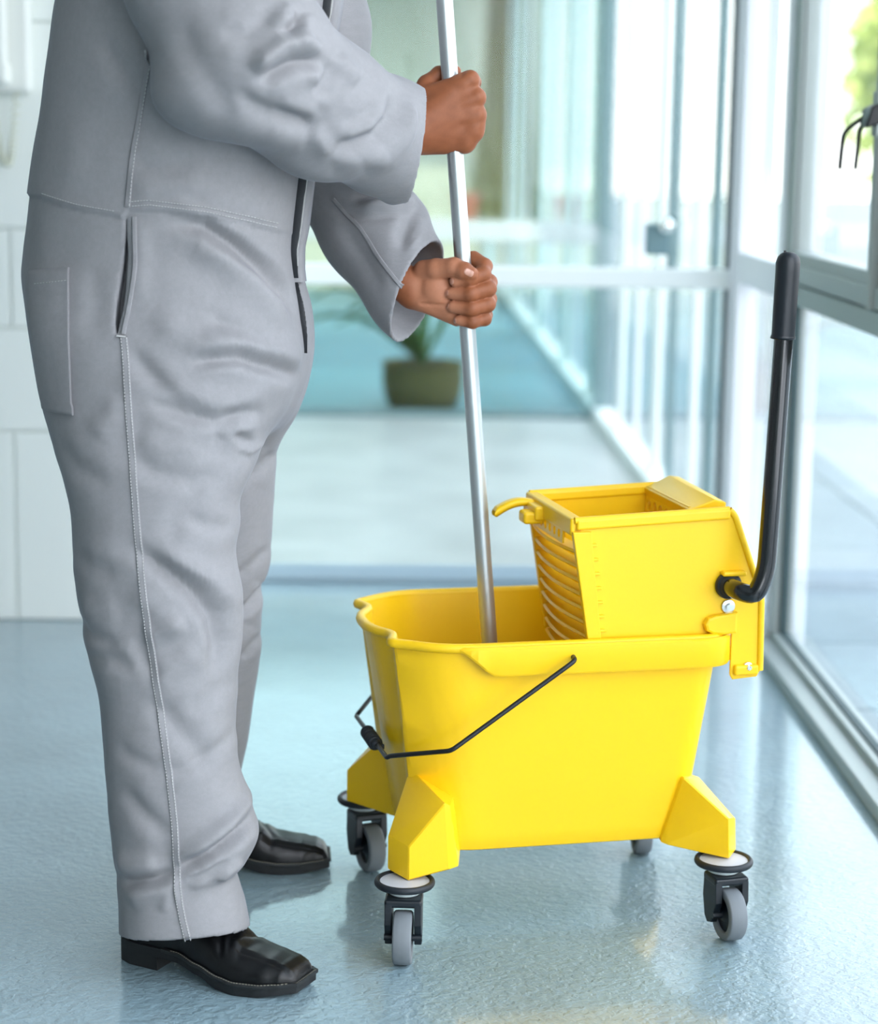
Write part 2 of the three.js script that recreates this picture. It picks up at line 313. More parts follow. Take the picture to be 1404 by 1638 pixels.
function bush(name, label, x, z, h, r, n, seed, col) {
  const t = thing(name, label, 'tree', [x, -.04, z]);
  part('trunk', cyl([0, 0, 0], [0, h * .55, 0], .09, .05, 10), std({ color: 0x6d5a45, roughness: .9 }), t);
  const q = rng(seed), g = new THREE.BufferGeometry(); g.setAttribute('position', new THREE.Float32BufferAttribute([0, 0, 0, .05, .06, .012, 0, .16, 0, -.05, .06, .012], 3)); g.setIndex([0, 1, 2, 0, 2, 3]); g.computeVertexNormals();
  const m = new THREE.InstancedMesh(g, phys({ color: col, roughness: .7, side: THREE.DoubleSide, transmission: .35, thickness: 0 }), n), d = new THREE.Object3D();
  for (let i = 0; i < n; i++) { const a = q() * 6.28, u = q() * 2 - 1, k = Math.cbrt(q()) * (.75 + .25 * Math.sin(a * 3 + u * 4)); d.position.set(Math.cos(a) * Math.sqrt(1 - u * u) * r * k, h * .62 + u * h * .42 * k, Math.sin(a) * Math.sqrt(1 - u * u) * r * k); d.rotation.set(q() * 6, q() * 6, q() * 6); d.scale.setScalar(.8 + q()); d.updateMatrix(); m.setMatrixAt(i, d.matrix); }
  m.name = 'foliage'; m.userData.kind = 'stuff'; m.castShadow = true; t.add(m);
}
bush('tree', 'sunlit yellow green tree outside the upper window sash', 4.15, -16, 3.4, .75, 4200, 11, 0xd2df82);
bush('tree', 'pale green tree far behind the brighter tree outside', 7.9, -24, 4.6, 1.7, 3000, 12, 0xd3e0ae);
// ------------------------------------------------------------------ mop bucket (local axes: x along, z towards the camera)
const BP = [0.229, 0, -3.07], BT = 11.75 * Math.PI / 180;
const Y_ = {
  yellow: phys({ color: 0xf3c311, roughness: 0.36, specularIntensity: 0.8, bumpMap: texture(512, (i, j, k) => { const v = 128 + 120 * (N3[k] - .5); return [v, v, v]; }, false, 22, 22), bumpScale: 0.00012 }),
  rubber: std({ color: 0x141b22, roughness: 0.55 }),
  fork: std({ color: 0x08121a, roughness: 0.42 }),
  plate: std({ color: 0xb9bcc4, roughness: 0.45 }),
  hub: std({ color: 0xc9d6d6, roughness: 0.4 }),
  tyre: std({ color: 0x70767a, roughness: 0.65 }),
  chrome: std({ color: 0xdde3e2, roughness: 0.22, metalness: 0.85 }),
  wire: std({ color: 0x22262a, roughness: 0.38, metalness: 0.4 }),
  lever: phys({ color: 0x06080b, roughness: 0.2, clearcoat: 0.5, clearcoatRoughness: 0.08 }),
  grip: std({ color: 0x0c141b, roughness: 0.42 }),
  steel: std({ color: 0x8b9296, roughness: 0.35, metalness: 0.6 }),
};
const uv2 = (g, k = 1) => boxUV(g);
// outline with rounded corners in (u, v); always the same number of points
function outline(c, n = 9) {
  const out = [], m = c.length;
  for (let i = 0; i < m; i++) {
    const P = c[i], A = c[(i + m - 1) % m], B = c[(i + 1) % m], a = [A[0] - P[0], A[1] - P[1]], b = [B[0] - P[0], B[1] - P[1]], la = Math.hypot(...a), lb = Math.hypot(...b), r = Math.min(P[2], la * .48, lb * .48);
    for (let k = 0; k <= n; k++) { const t = k / n, s0 = (1 - t) ** 2, s1 = 2 * t * (1 - t), s2 = t * t; out.push([s0 * (P[0] + a[0] / la * r) + s1 * P[0] + s2 * (P[0] + b[0] / lb * r), s0 * (P[1] + a[1] / la * r) + s1 * P[1] + s2 * (P[1] + b[1] / lb * r)]); }
  }
  return out;
}
function normals2(o) { const m = o.length; return o.map((p, i) => { const a = o[(i + m - 1) % m], b = o[(i + 1) % m], d = [b[0] - a[0], b[1] - a[1]], l = Math.hypot(...d) || 1; return [d[1] / l, -d[0] / l]; }); }
const RIMC = [[.247, -.165, .045], [-.178, -.165, .075], [-.2475, -.112, .007], [-.233, -.07, .04], [-.262, -.02, .04], [-.262, .06, .04], [-.233, .11, .03], [-.2475, .152, .007], [-.178, .205, .075], [.247, .205, .045]];
const BOTC = [[.208, -.135, .045], [-.15, -.135, .06], [-.206, -.095, .008], [-.2, -.065, .03], [-.206, -.02, .03], [-.206, .06, .03], [-.2, .105, .03], [-.206, .135, .008], [-.15, .175, .06], [.208, .175, .045]];
const RIMO = outline(RIMC), BOTO = outline(BOTC), NRM = normals2(RIMO);
const YB = 0.128, YR = 0.447;
const lip = (u, v) => 0; // the rim is level
{
  const t = thing('mop_bucket', 'yellow plastic mop bucket on four casters in front of the worker', 'bucket', BP, BT);
  const flare = (s) => s;
  const at = (s, off) => RIMO.map((p, i) => { const q = BOTO[i], k = flare(s), n = NRM[i]; return [mix(q[0], p[0], k) + n[0] * off, mix(YB, YR, s), -(mix(q[1], p[1], k) + n[1] * off)]; });
  // NRM points outwards when the outline runs clockwise; find its sign once
  const sgn = NRM[0][0] * RIMO[0][0] + NRM[0][1] * (RIMO[0][1] - .02) > 0 ? 1 : -1;
  const rows = [];
  const cen = (y) => RIMO.map(() => [0, y, -.02]);
  rows.push(cen(YB)); rows.push(at(0, -sgn * .01)); rows.push(at(0.012, -sgn * .002));
  for (let k = 0; k <= 16; k++) rows.push(at(0.03 + k / 16 * .97, 0));
  for (let k = 16; k >= 0; k--) rows.push(at(0.03 + k / 16 * .97, -sgn * .0045));
  rows.push(cen(YB + .0105));
  const body = grid(rows, true); let nb = toCreasedNormals(body, 0.55);
  part('tub', boxUV(nb), Y_.yellow, t);
  // rolled lip round the whole rim
  const prof = [[-.005, .4465], [-.003, .452], [.003, .4535], [.008, .451], [.0095, .446], [.008, .441], [.002, .4385], [-.004, .440]];
  part('rim_lip', grid(RIMO.map((p, i) => prof.map(([o, y]) => [p[0] + NRM[i][0] * o * sgn, y, -(p[1] + NRM[i][1] * o * sgn)])), true, true), Y_.yellow, t);
  // deep band along the front, right end and back, running out into the lip on the left
  const m = RIMO.length, band = [];
  for (let i = 0; i < m; i++) {
    const p = RIMO[i], n = NRM[i];
    const k = smooth(-.165, -.105, p[0]), bot = mix(.443, .4055, k), o = mix(.004, .0165, smooth(-.175, -.14, p[0]));
    const pts = [[-.002, .4475], [o - .003, .4495], [o, .4465], [o + .0005, bot + .004], [o - .002, bot], [-.002, bot - .0005]];
    band.push({ u: p[0], r: pts.map(([d, y]) => [p[0] + n[0] * d * sgn, y, -(p[1] + n[1] * d * sgn)]) });
  }
  // split at the left end
  const start = band.findIndex((b, i) => b.u > -.176 && band[(i + m - 1) % m].u <= -.176), list = [];
  for (let k = 0; k < m; k++) { const b = band[(start + k) % m]; if (b.u > -.176) list.push(b.r); else break; }
  // straight runs need more stations for the slanted start
  const dense = []; for (let i = 0; i < list.length - 1; i++) { const L = Math.hypot(list[i][0][0] - list[i + 1][0][0], list[i][0][2] - list[i + 1][0][2]), c = Math.max(1, Math.round(L / .012)); for (let q = 0; q < c; q++) dense.push(list[i].map((p, j) => p.map((x, a) => mix(x, list[i + 1][j][a], q / c)))); } dense.push(list[list.length - 1]);
  for (const r of dense) { const u = r[0][0], k = smooth(-.165, -.105, u), bot = mix(.443, .4055, k); r[3][1] = bot + .004; r[4][1] = bot; r[5][1] = bot - .0005; }
  part('rim_band', toCreasedNormals(grid(dense, true), .7), Y_.yellow, t);
  // corner feet
  for (const su of [-1, 1]) for (const sv of [-1, 1]) {
    const q = ([u, y, v]) => [su * u, y, -(sv * v) - (sv > 0 ? 0.0 : 0)];
    const z = (v) => v;
    const P = su < 0
      ? [[.238, .119, .2], [.258, .123, .162], [.18, .131, .2], [.165, .131, .19], [.14, .13, .1], [.19, .125, .05], [.238, .166, .2], [.258, .171, .162], [.187, .226, .2], [.18, .222, .196], [.212, .245, .09], [.15, .21, .1]]
      : [[.248, .120, .2], [.271, .119, .165], [.171, .129, .151], [.165, .130, .142], [.245, .178, .2], [.268, .166, .166], [.193, .227, .151], [.222, .221, .132], [.19, .227, .1], [.17, .132, .1], [.2, .221, .1], [.24, .13, .12]];
    part('corner_foot', boxUV(softHull(P.map(([u, y, v]) => [su * u, y, -sv * v + (sv > 0 ? 0 : 0)]), .0028)), Y_.yellow, t);
  }
  // casters
  const coreG = lathe([[0, -.0128], [.009, -.0128], [.011, -.008], [.027, -.008], [.0275, 0], [.027, .008], [.011, .008], [.009, .0128], [0, .0128]], 40).rotateZ(Math.PI / 2);
  const wheelG = lathe([[.0255, 0], [.0258, -.010], [.028, -.0135], [.036, -.0135], [.0385, -.011], [.0392, -.0015], [.0386, 0], [.0392, .0015], [.0385, .011], [.036, .0135], [.028, .0135], [.0258, .010], [.0255, 0]], 56).rotateZ(Math.PI / 2);
  const forkG = merge([
    bx(-.027, .027, .0845, .0965, -.024, .022, .004),
    ...[-1, 1].map((s) => extrude([[-.022, .09], [.022, .09], [.024, .06], [.008, .026], [-.006, .022], [-.016, .03], [-.024, .06]].map(([z, y]) => [-z, y]), .0105, .0012).rotateY(Math.PI / 2).translate(s * .0212 - .00525, 0, 0)),
  ]);
  const CA = [[-.243, .196, -4], [.243, .196, 15], [-.226, -.194, 22], [.243, -.194, 3]];
  for (const [u, z, yaw] of CA) {
    const c = sub('caster', t); c.position.set(u, 0, z); c.rotation.y = yaw * Math.PI / 180 - BT;
    part('bumper_ring', new THREE.TorusGeometry(.0395, .0043, 12, 56).rotateX(Math.PI / 2).scale(1, 1.25, 1).translate(0, .1125, 0), Y_.rubber, c);
    part('top_plate', lathe([[0, .1085], [.036, .1085], [.038, .111], [.036, .1145], [0, .1155]]), Y_.plate, c);
    part('hub', lathe([[0, .096], [.021, .096], [.0245, .099], [.0255, .109], [0, .109]]), Y_.hub, c);
    part('fork', boxUV(forkG.clone().translate(0, 0, .012)), Y_.fork, c);
    part('wheel', wheelG.clone().translate(0, .0392, .027), Y_.tyre, c);
    part('wheel_core', coreG.clone().translate(0, .0392, .027), Y_.fork, c);
    part('axle_bolt', cyl([-.0272, .0392, .027], [.0272, .0392, .027], .005, .005, 6), Y_.fork, c);
  }
  // wire carrying handle with its ribbed grip
  const yb = .268, zf = .188, zb = -.228;
  const bail = sub('bail', t);
  part('wire', rod([[.006, .432, .17], [.004, .43, .197], [-.01, .421, .199], [-.178, .305, .198], [-.247, yb + .004, .10], [-.25, yb, .095], [-.252, yb, -.135], [-.247, yb + .004, -.14], [-.178, .305, -.238], [-.01, .421, -.239], [.004, .43, -.237], [.006, .432, -.21]], .0036, .008, 220, 10), Y_.wire, bail);
  const ribs = [new THREE.CapsuleGeometry(.0085, .066, 4, 20).rotateX(Math.PI / 2)];
  for (let k = 0; k < 6; k++) ribs.push(new THREE.TorusGeometry(.0085, .0028, 8, 24).translate(0, 0, -.03 + k * .012));
  for (let k = 0; k < 6; k++) ribs.push(new RoundedBoxGeometry(.012, .009, .0055, 1, .002).translate(.008, -.006, -.03 + k * .012));
  part('grip', merge(ribs).translate(-.252, yb, -.012), Y_.rubber, bail);
}
// ------------------------------------------------------------------ wringer sitting in the bucket
{
  const t = thing('mop_wringer', 'yellow side press wringer hooked on the right end of the bucket rim', 'wringer', BP, BT);
  const zf = .155, zk = -.09;
  const panel = [[.008, .606], [.012, .622], [.249, .632], [.262, .60], [.296, .515], [.301, .505], [.3045, .39], [.30, .382], [.262, .379], [.2575, .386], [.2575, .452], [.238, .448], [.22, .43], [.21, .415], [.042, .415], [.034, .44]];
  const pf = extrude(panel, .005, .0012).translate(0, 0, zf - .005); part('front_panel', boxUV(pf), Y_.yellow, t);
  part('back_panel', boxUV(extrude(panel, .005, .0012).translate(0, 0, zk)), Y_.yellow, t);
  // raised edge round the front panel
  const edge = (z, dz) => merge([[[.010, .626], [.246, .6365]], [[.246, .6365], [.2555, .627], [.299, .513]], [[.299, .513], [.302, .50], [.3045, .392]]].map((p) => rod(p.map(([x, y]) => [x, y, z]), .005, .01, 30, 10)).concat([bx(.012, .247, .612, .628, z - .006, z + .006, .004).applyMatrix4(new THREE.Matrix4().makeShear(.045, 0, 0, 0, 0, 0)).translate(0, -.0005, 0)]));
  part('front_edge', edge(zf, 1), Y_.yellow, t);
  part('back_edge', edge(zk + .002, -1), Y_.yellow, t);
  // end frame: top bar, corner posts with short ribs, and slats
  part('top_bar', [bx(.004, .024, .603, .629, zk, zf, .004)], Y_.yellow, t);
  const postF = extrude([[.006, .61], [.034, .61], [.058, .415], [.038, .415], [.036, .43]], .011, .0015).translate(0, 0, zf - .004);
  part('corner_post', boxUV(postF), Y_.yellow, t);
  part('corner_post', boxUV(postF.clone().translate(0, 0, zk - zf + .006)), Y_.yellow, t);
  for (let k = 0; k < 8; k++) { const y = .59 - k * .0212, u = .028 + (0.61 - y) * .137; part('rib', bx(u + .001, u + .013, y - .002, y + .002, zf - .002, zf + .0062, .0012), Y_.yellow, t); }
  for (let k = 0; k < 12; k++) {
    const y = .578 - k * .0212, u0 = .012 + (0.61 - y) * .155, rows = [];
    for (let i = 0; i <= 16; i++) { const s = i / 16, z = mix(zk + .004, zf - .004, s), b = -.012 * Math.sin(Math.PI * s); rows.push([[u0 + b, y + .0028, z], [u0 + b - .003, y, z], [u0 + b, y - .0028, z], [u0 + b + .024, y - .0028, z], [u0 + b + .024, y + .0028, z]]); }
    part('slat', toCreasedNormals(grid(rows, true), .6), Y_.yellow, t);
  }
  part('slat_web', [[-.05], [0.03], [.11]].map(([z]) => extrude([[.03, .60], [.042, .60], [.088, .30], [.076, .30]], .006, 0).translate(0, 0, z)), Y_.yellow, t);
  part('hole_row', extrude([[-.076, -.012], [.112, -.012], [.112, .012], [-.076, .012]], .003, 0, Array.from({ length: 7 }, (_, k) => [-.05 + k * .024, 0, .0065])).rotateY(-Math.PI / 2).translate(.008, .597, 0), Y_.yellow, t);
  // press: sloped head with perforated plate
  const pr = sub('press', t);
  part('press_head', boxUV(softHull([[.198, .631, zk + .008], [.198, .631, zf - .035], [.236, .648, zk + .008], [.236, .644, zf - .035], [.252, .646, zk + .008], [.252, .640, zf - .035], [.252, .59, zk + .008], [.252, .59, zf - .035], [.2, .618, zk + .008], [.2, .618, zf - .035]], .002)), Y_.yellow, pr);
  const hl = []; for (let k = 0; k < 7; k++) for (let r = 0; r < 5; r++) hl.push([-.064 + k * .027, .262 - r * .036, .0085]);
  part('press_plate', boxUV(extrude([[-.08, .0], [.112, .0], [.112, .29], [-.08, .29]], .005, .0008, hl).rotateY(-Math.PI / 2).rotateZ(-.05).translate(.189, .345, 0)), Y_.yellow, pr);
  // hooked latch at the top corner
  part('latch_arm', grid(Array.from({ length: 22 }, (_, i) => { const s = i / 21, u = mix(.01, -.058, s), y = .617 + .006 * Math.sin(s * Math.PI) - .013 * s * s, h = mix(.005, .007, s) * (s > .97 ? .6 : 1), z = -.045; return [[u, y + h, z - .008], [u, y + h, z + .008], [u - .001, y, z + .0095], [u, y - h, z + .008], [u, y - h, z - .008], [u - .001, y, z - .0095]]; }), true).toNonIndexed(), Y_.yellow, t);
  part('latch_block', [bx(-.024, .012, .594, .613, -.028, .006, .005), bx(-.008, .012, .6, .622, -.06, .012, .004)], Y_.yellow, t);
  // rim hook moulding, bolts, bushing, lever
  part('rim_hook', boxUV(extrude([[.262, .452], [.262, .484], [.226, .480], [.216, .476], [.211, .467], [.214, .457], [.224, .452], [.24, .450]], .018, .004).translate(0, 0, zf - .006)), Y_.yellow, t);
  part('lower_boss', bx(.262, .30, .386, .402, zf - .004, zf + .008, .004), Y_.yellow, t);
  part('bushing_shelf', bx(.235, .272, .539, .546, zf - .002, zf + .016, .003), Y_.yellow, t);
  for (const [u, y, r] of [[.2495, .4915, .0105], [.2845, .398, .0075]]) {
    const b = sub('bolt', t);
    part('washer', lathe([[0, -.001], [r, -.001], [r, .002], [r * .9, .0028], [0, .0028]]).rotateX(Math.PI / 2).translate(u, y, zf + .001), Y_.chrome, b);
    part('bolt_head', new THREE.CylinderGeometry(r * .52, r * .55, .007, 6).rotateX(Math.PI / 2).translate(u, y, zf + .006), Y_.chrome, b);
  }
  const lv = sub('lever', t);
  part('bushing', [lathe([[.011, 0], [.0185, 0], [.020, .003], [.020, .009], [.0175, .012], [.0155, .012], [.0145, .019], [.011, .019]], 36).rotateX(Math.PI / 2).translate(.247, .524, zf)], Y_.rubber, lv);
  part('tube', rod([[.247, .524, zf - .05], [.247, .524, zf + .046], [.268, .519, .215], [.283, .556, .215], [.2905, .75, .213], [.296, .905, .212], [.299, .95, .212]], .0137, .035, 140, 24), Y_.lever, lv);
  const gp = [[0, .118], [.006, .1175], [.0115, .115], [.0155, .11], [.0175, .102], [.0172, .09], [.0165, .0], [.0178, -.002], [.0178, -.005], [.014, -.006]];
  part('handle_grip', lathe(gp.reverse(), 36).rotateZ(-.028).translate(.2945, .897, .212), Y_.grip, lv);
  part('grip_nib', bx(-.0016, .0016, 0, .004, -.0016, .0016, .001).translate(.292, 1.013, .212), Y_.grip, lv);
  part('backing_plate', [bx(.256, .2585, .545, .612, -.012, .05, .001)], Y_.steel, t);
}
// ------------------------------------------------------------------ mop
const ca = Math.cos(BT), sa = Math.sin(BT);
const bw = (u, y, v) => [BP[0] + u * ca - v * sa, y, BP[2] - u * sa - v * ca]; // bucket axes to world
const PB = V3(...bw(-.0415, .12, .02)), PT = V3(...bw(-.1655, 1.50, .02));
const PDIR = PT.clone().sub(PB).normalize();
const poleAt = (y) => PB.clone().addScaledVector(PDIR, (y - PB.y) / PDIR.y);
{
  const t = thing('mop', 'tall aluminium mop handle held in both hands and standing in the bucket', 'mop', PB.toArray());
  const L = PT.clone().sub(PB), q = new THREE.Quaternion().setFromUnitVectors(V3(0, 1, 0), PDIR), len = L.length();
  const pole = lathe([[0, .16], [.0122, .16], [.0122, len - .004], [.010, len], [0, len]], 32); pole.applyQuaternion(q);
  part('pole', pole, std({ color: 0xb9c0c0, roughness: .34, metalness: .85, bumpMap: texture(256, (i, j, k) => { const v = 128 + 60 * (N3[(j * 2 % 512) * 512 + i * 2 % 512] - .5); return [v, v, v]; }, false, 6, 1), bumpScale: .0001 }), t);
  part('socket', lathe([[0, .08], [.02, .08], [.024, .1], [.017, .18], [.0125, .2], [0, .2]], 24).applyQuaternion(q), Y_.rubber, t);
  const st = [], rr = rng(31);
  for (let k = 0; k < 60; k++) { const a = rr() * 6.28, r = .05 + .06 * rr(); st.push(tube([[0, .1, 0], [Math.cos(a) * r * .5, .11, Math.sin(a) * r * .5], [Math.cos(a) * r, .07, Math.sin(a) * r * .8], [Math.cos(a) * r * 1.15, .028, Math.sin(a) * r]], .0045, 12, 5)); }
  const mh = part('mop_strands', st, std({ color: 0xd9d6c9, roughness: 1 }), t); mh.userData.kind = 'stuff';
}
// ------------------------------------------------------------------ worker in grey coveralls
// surface of a field (negative inside), as one smooth indexed mesh; cells far from the surface are skipped
function surface(f, lo, hi, h) {
  const nx = Math.ceil((hi[0] - lo[0]) / h) + 2, ny = Math.ceil((hi[1] - lo[1]) / h) + 2, nz = Math.ceil((hi[2] - lo[2]) / h) + 2, B = 8;
  const F = new Float32Array(nx * ny * nz).fill(1), S = [1, nx, nx * ny];
  for (let c = 0; c < nz; c += B) for (let b = 0; b < ny; b += B) for (let a = 0; a < nx; a += B) {
    const m = f(lo[0] + (a + B / 2) * h, lo[1] + (b + B / 2) * h, lo[2] + (c + B / 2) * h), far = Math.abs(m) > B * h * 1.15 + .006;
    for (let k = c; k < Math.min(nz, c + B); k++) for (let j = b; j < Math.min(ny, b + B); j++) for (let i = a; i < Math.min(nx, a + B); i++) F[i + j * S[1] + k * S[2]] = far ? m : f(lo[0] + i * h, lo[1] + j * h, lo[2] + k * h);
  }
  const id = new Int32Array(nx * ny * nz).fill(-1), pos = [], idx = [];
  for (let k = 0; k < nz - 1; k++) for (let j = 0; j < ny - 1; j++) for (let i = 0; i < nx - 1; i++) {
    const o = i + j * S[1] + k * S[2]; let n = 0, x = 0, y = 0, z = 0, s = 0;
    for (let e = 0; e < 8; e++) if (F[o + (e & 1) + (e >> 1 & 1) * S[1] + (e >> 2) * S[2]] < 0) s++;
    if (s === 0 || s === 8) continue;
    for (let e = 0; e < 8; e++) for (let d = 0; d < 3; d++) if (!(e >> d & 1)) {
      const p = o + (e & 1) + (e >> 1 & 1) * S[1] + (e >> 2) * S[2], A = F[p], C = F[p + S[d]];
      if ((A < 0) === (C < 0)) continue;
      const t = A / (A - C), q = [e & 1, e >> 1 & 1, e >> 2]; q[d] += t; x += q[0]; y += q[1]; z += q[2]; n++;
    }
    id[o] = pos.length / 3; pos.push(lo[0] + (i + x / n) * h, lo[1] + (j + y / n) * h, lo[2] + (k + z / n) * h);
  }
  for (let k = 1; k < nz - 1; k++) for (let j = 1; j < ny - 1; j++) for (let i = 1; i < nx - 1; i++) {
    const o = i + j * S[1] + k * S[2], A = F[o] < 0;
    for (let d = 0; d < 3; d++) {
      if ((F[o + S[d]] < 0) === A) continue;
      const u = S[(d + 1) % 3], v = S[(d + 2) % 3], q = [id[o - u - v], id[o - v], id[o], id[o - u]];
      if (q.some((x) => x < 0)) continue;
      if (A) idx.push(q[0], q[1], q[2], q[0], q[2], q[3]); else idx.push(q[0], q[2], q[1], q[0], q[3], q[2]);
    }
  }
  const g = new THREE.BufferGeometry(); g.setAttribute('position', new THREE.Float32BufferAttribute(pos, 3)); g.setIndex(idx); g.computeVertexNormals(); return g;
}
const smin = (a, b, k) => { const h = Math.max(k - Math.abs(a - b), 0) / k; return Math.min(a, b) - h * h * k * .25; };
const smax = (a, b, k) => -smin(-a, -b, k);
// tapered capsule
function cone(p, q, r0, r1) {
  const d = [q[0] - p[0], q[1] - p[1], q[2] - p[2]], L = d[0] * d[0] + d[1] * d[1] + d[2] * d[2] + 1e-12;
  return (x, y, z) => { const t = clamp(((x - p[0]) * d[0] + (y - p[1]) * d[1] + (z - p[2]) * d[2]) / L), a = x - p[0] - d[0] * t, b = y - p[1] - d[1] * t, c = z - p[2] - d[2] * t; return Math.sqrt(a * a + b * b + c * c) - mix(r0, r1, t); };
}
const ellipsoid = (c, r) => (x, y, z) => { const a = (x - c[0]) / r[0], b = (y - c[1]) / r[1], d = (z - c[2]) / r[2]; return (Math.sqrt(a * a + b * b + d * d) - 1) * Math.min(...r); };
const union = (fs, k) => (x, y, z) => { let d = fs[0](x, y, z); for (let i = 1; i < fs.length; i++) d = smin(d, fs[i](x, y, z), k); return d; };
// upright form given by level rows [y, centre x, half depth, centre z, half width], smoothly joined
function stack(rows, phi, n) {
  rows = rows.slice().sort((a, b) => a[0] - b[0]);
  const y0 = rows[0][0], y1 = rows[rows.length - 1][0], N = Math.ceil((y1 - y0) / .003), T = [];
  for (let i = 0; i <= N; i++) {
    const y = y0 + (y1 - y0) * i / N; let k = 0; while (k < rows.length - 2 && rows[k + 1][0] < y) k++;
    const A = rows[Math.max(0, k - 1)], P = rows[k], Q = rows[k + 1], D = rows[Math.min(rows.length - 1, k + 2)], h = Q[0] - P[0], t = (y - P[0]) / h;
    T.push([1, 2, 3, 4].map((c) => { const m0 = (Q[c] - A[c]) / Math.max(1e-6, Q[0] - A[0]) * h, m1 = (D[c] - P[c]) / Math.max(1e-6, D[0] - P[0]) * h, t2 = t * t, t3 = t2 * t; return (2 * t3 - 3 * t2 + 1) * P[c] + (t3 - 2 * t2 + t) * m0 + (-2 * t3 + 3 * t2) * Q[c] + (t3 - t2) * m1; }));
  }
  const c = Math.cos(phi), s = Math.sin(phi);
  return (x, y, z, grow = 0) => {
    const q = clamp((y - y0) / (y1 - y0)) * N, i = Math.min(N - 1, Math.floor(q)), t = q - i, A = T[i], B = T[i + 1];
    const dx = x - mix(A[0], B[0], t), dz = z - mix(A[2], B[2], t), a = mix(A[1], B[1], t) + grow, b = mix(A[3], B[3], t) + grow;
    const u = Math.abs(dx * c + dz * s) / a, v = Math.abs(-dx * s + dz * c) / b;
    return (Math.pow(Math.pow(u, n) + Math.pow(v, n), 1 / n) - 1) * Math.min(a, b);
  };
}
